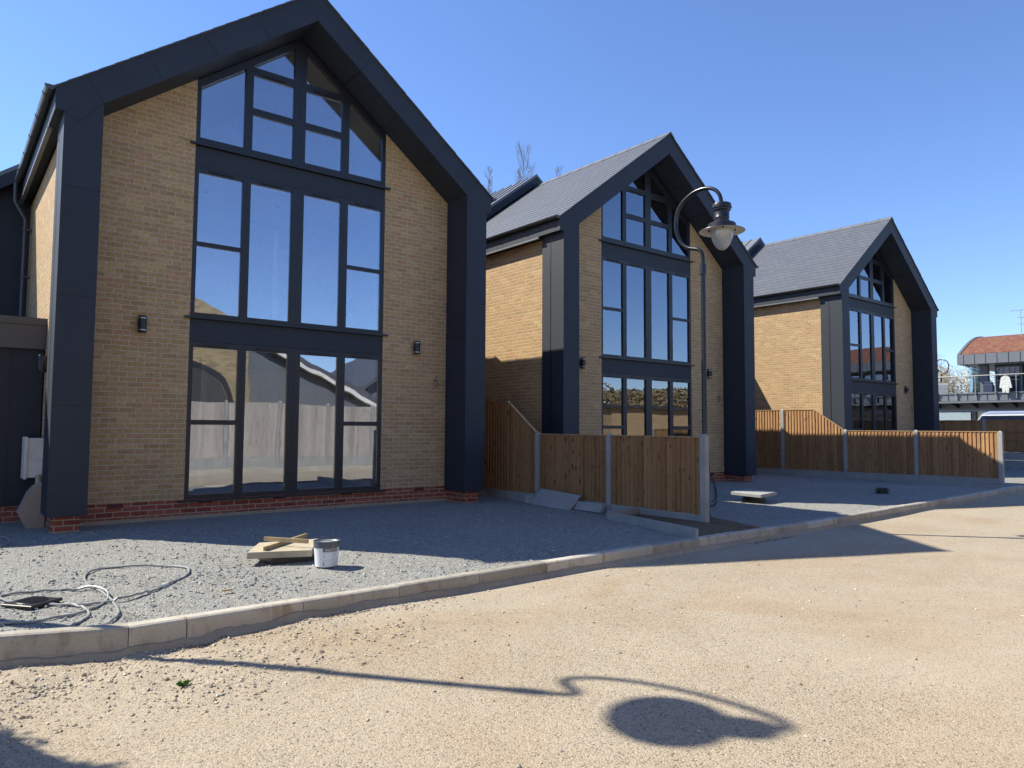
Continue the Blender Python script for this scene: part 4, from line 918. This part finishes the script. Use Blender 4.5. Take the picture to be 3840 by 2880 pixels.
# ---------------------------------------------------------------- across the road (seen in the windows)
OF = thing('panel_fence', 'weathered grey fence across the road, reflected in the ground floor windows', 'fence', (4.0, -.55, -1.3))
def fo():
    y = -.55; xs_ = [4.0+1.85*k for k in range(11)]
    for x in xs_: post(x, y, -1.8, .90, par=OF, w_=.055)
    for a, c in zip(xs_, xs_[1:]):
        b = MB(); x = a+.06
        while x < c-.06-.01: e_ = min(x+.1, c-.06); b.add([(x, y+.02, -1.06), (e_, y+.01, -1.06), (e_, y, -1.06), (x, y, -1.06), (x, y+.02, .82), (e_, y+.01, .82), (e_, y, .82), (x, y, .82)], [(0, 3, 2, 1), (4, 5, 6, 7), (0, 1, 5, 4), (1, 2, 6, 5), (2, 3, 7, 6), (3, 0, 4, 7)]); x = e_
        b.build('fence_panel', 'greywood', OF); MB().box(a+.056, c-.056, y-.02, y+.03, -1.45, -1.065).build('gravel_board', 'conc', OF)
rel(OF, fo)
b = MB(); b.box(3.4, 24, -.5, -.12, -1.8, -1.46); tag(b.build('far_kerb', 'kerb'), kind='structure')
BB = thing('brick_hall', 'old yellow brick hall with arched window across the road, seen reflected', 'building', (5, -3.6, -1.7))
pts = [(-9, 0), (4.46, 0), (4.46, 5.0), (3.6, 6.0), (2.0, 6.75), (.6, 7.3), (-2, 7.8), (-6, 7.4), (-9, 6.4)]
e = MB(); e.xz(pts, -8, 0); e.build('brick_wall', 'oldbrick', BB)
cx, cz, r1 = 2.1, 2.36, 1.6
e = MB(); n = 24
for k in range(n):
    a, c = math.pi*k/n+.012, math.pi*(k+1)/n-.012; e.xz([(cx+r1*math.cos(a), cz+r1*math.sin(a)), (cx+(r1+.24)*math.cos(a), cz+(r1+.24)*math.sin(a)), (cx+(r1+.24)*math.cos(c), cz+(r1+.24)*math.sin(c)), (cx+r1*math.cos(c), cz+r1*math.sin(c))], .001, .04)
wi = e.build('arch_window', 'clad', BB)
MB().xz([(cx+(r1-.02)*math.cos(math.pi*k/20), cz+(r1-.02)*math.sin(math.pi*k/20)) for k in range(21)], .001, .02).build('pane', 'curtain', wi)
e = MB(); e.box(cx-.04, cx+.04, .021, .04, cz, cz+r1-.03); e.box(cx-r1, cx+r1, .021, .045, cz-.1, cz-.001); e.build('glazing_bar', 'cream', wi)
GB = thing('grey_barn', 'low grey gabled barn across the road, seen reflected', 'building', (15, -9.5, -1.7))
e = MB(); e.xz([(-4.5, 0), (3, 0), (3, 3.0), (-3.5, 5.9), (-4.5, 5.9)], -9, 0); e.xz([(3.01, 0), (10, 0), (10, 4.4), (6.5, 5.9), (3.01, 3.9)], -9, -.8); e.build('wall', 'zinc', GB)
e = MB(); e.xz([(3.6, 2.95), (-4.6, 6.65), (-4.6, 6.4), (3.6, 2.7)], -9.2, .4); e.xz([(2.4, 3.8), (6.5, 6.3), (10.6, 4.6), (10.6, 4.35), (6.5, 6.05), (2.4, 3.55)], -9.2, -.4); e.build('roof', 'slate', GB)
e = MB(); e.xz([(3.6, 2.68), (-4.6, 6.38), (-4.6, 6.18), (3.6, 2.48)], .2, .42); e.build('verge_board', 'cream', GB)
YB = thing('yellow_block', 'low yellow brick block far across the road, seen reflected', 'building', (40, -9, -1.5))
e = MB(); e.box(-4.5, 8, -6, 0, 0, 2.9); e.build('brick_wall', 'brick', YB); e = MB(); e.box(-4.8, 8.3, -6.3, .3, 2.91, 3.1); e.build('roof_edge', 'plastic', YB)
bare_tree('bare_tree', 'bare spreading tree across the road behind the brick hall, seen reflected', (3.5, -17, -1.8), 12.5, 5.0, 21, 4, 2.4, .2, False, None, .3, 'bark')
bare_tree('bare_tree', 'bare spreading tree across the road beyond the yellow block, seen reflected', (34, -24, -1.8), 13, 5.0, 22, 4, 2.4, .2, False, None, .3, 'bark')
b = MB(); rnd = random.Random(9)
for k in range(60000):
    c = rnd.random(); x = 26+c*75; hh = 6.0+1.6*noise.noise(Vector((x*.12, 0, 0)))+.9*noise.noise(Vector((x*.5, 0, 4)))
    p = Vector((x, -34+6*rnd.random()+.12*(x-20), -1.8+hh*rnd.random()**.7)); u = Vector((rnd.uniform(-1, 1), rnd.uniform(-1, 1), rnd.uniform(-1, 1))).normalized(); v = u.orthogonal().normalized(); s_ = rnd.uniform(.07, .18)
    b.add([p-u*s_-v*s_*.5, p+u*s_-v*s_*.4, p+u*s_*.8+v*s_*.5, p-u*s_+v*s_*.4], [(0, 1, 2, 3)])
tag(b.build('far_wood', 'twig'), 'belt of scrubby trees far across the road, seen reflected', 'wood', kind='stuff')
# assumed shrub, added unseen beyond the left edge to throw the near-corner shadow
rnd = random.Random(4)
SH = thing('shadow_caster_shrub', 'assumed dense evergreen added unseen outside the left edge to cast the near road corner shadow', 'shrub', (-2.14, 7.16, -1.65))
tr = MB(); tr.tube([(0, 0, -.2), (0, 0, 2.4)], [.07, .05], 8); tr.build('trunk', 'bark', SH)
b = MB(); blobs = [(0, 0, 3.0, .66), (-.10, .10, 2.3, .8), (-.35, .25, 1.7, .8), (.15, -.45, 3.45, .62), (-.25, -.2, 3.9, .55)]
for cx, cy, cz, rr in blobs:
    bm = bmesh.new(); bmesh.ops.create_icosphere(bm, subdivisions=3, radius=rr*.93)
    vs = [v.co*(1+.16*noise.noise(v.co*3+Vector((cx, cy, cz))))+Vector((cx, cy, cz)) for v in bm.verts]; b.add(vs, [tuple(v.index for v in f.verts) for f in bm.faces]); bm.free()
for k in range(9000):
    c = rnd.choice(blobs); a, e_ = rnd.random()*6.28, math.asin(rnd.uniform(-1, 1)); rr_ = c[3]*rnd.uniform(.85, 1.06)
    p = Vector((c[0]+rr_*math.cos(a)*math.cos(e_), c[1]+rr_*math.sin(a)*math.cos(e_), c[2]+rr_*math.sin(e_))); u = Vector((rnd.uniform(-1, 1), rnd.uniform(-1, 1), rnd.uniform(-1, 1))).normalized(); v = u.orthogonal().normalized(); s_ = rnd.uniform(.02, .045)
    b.add([p-u*s_, p-v*s_*.5, p+u*s_, p+v*s_*.5], [(0, 1, 2, 3)])
b.build('crown', 'green', SH)
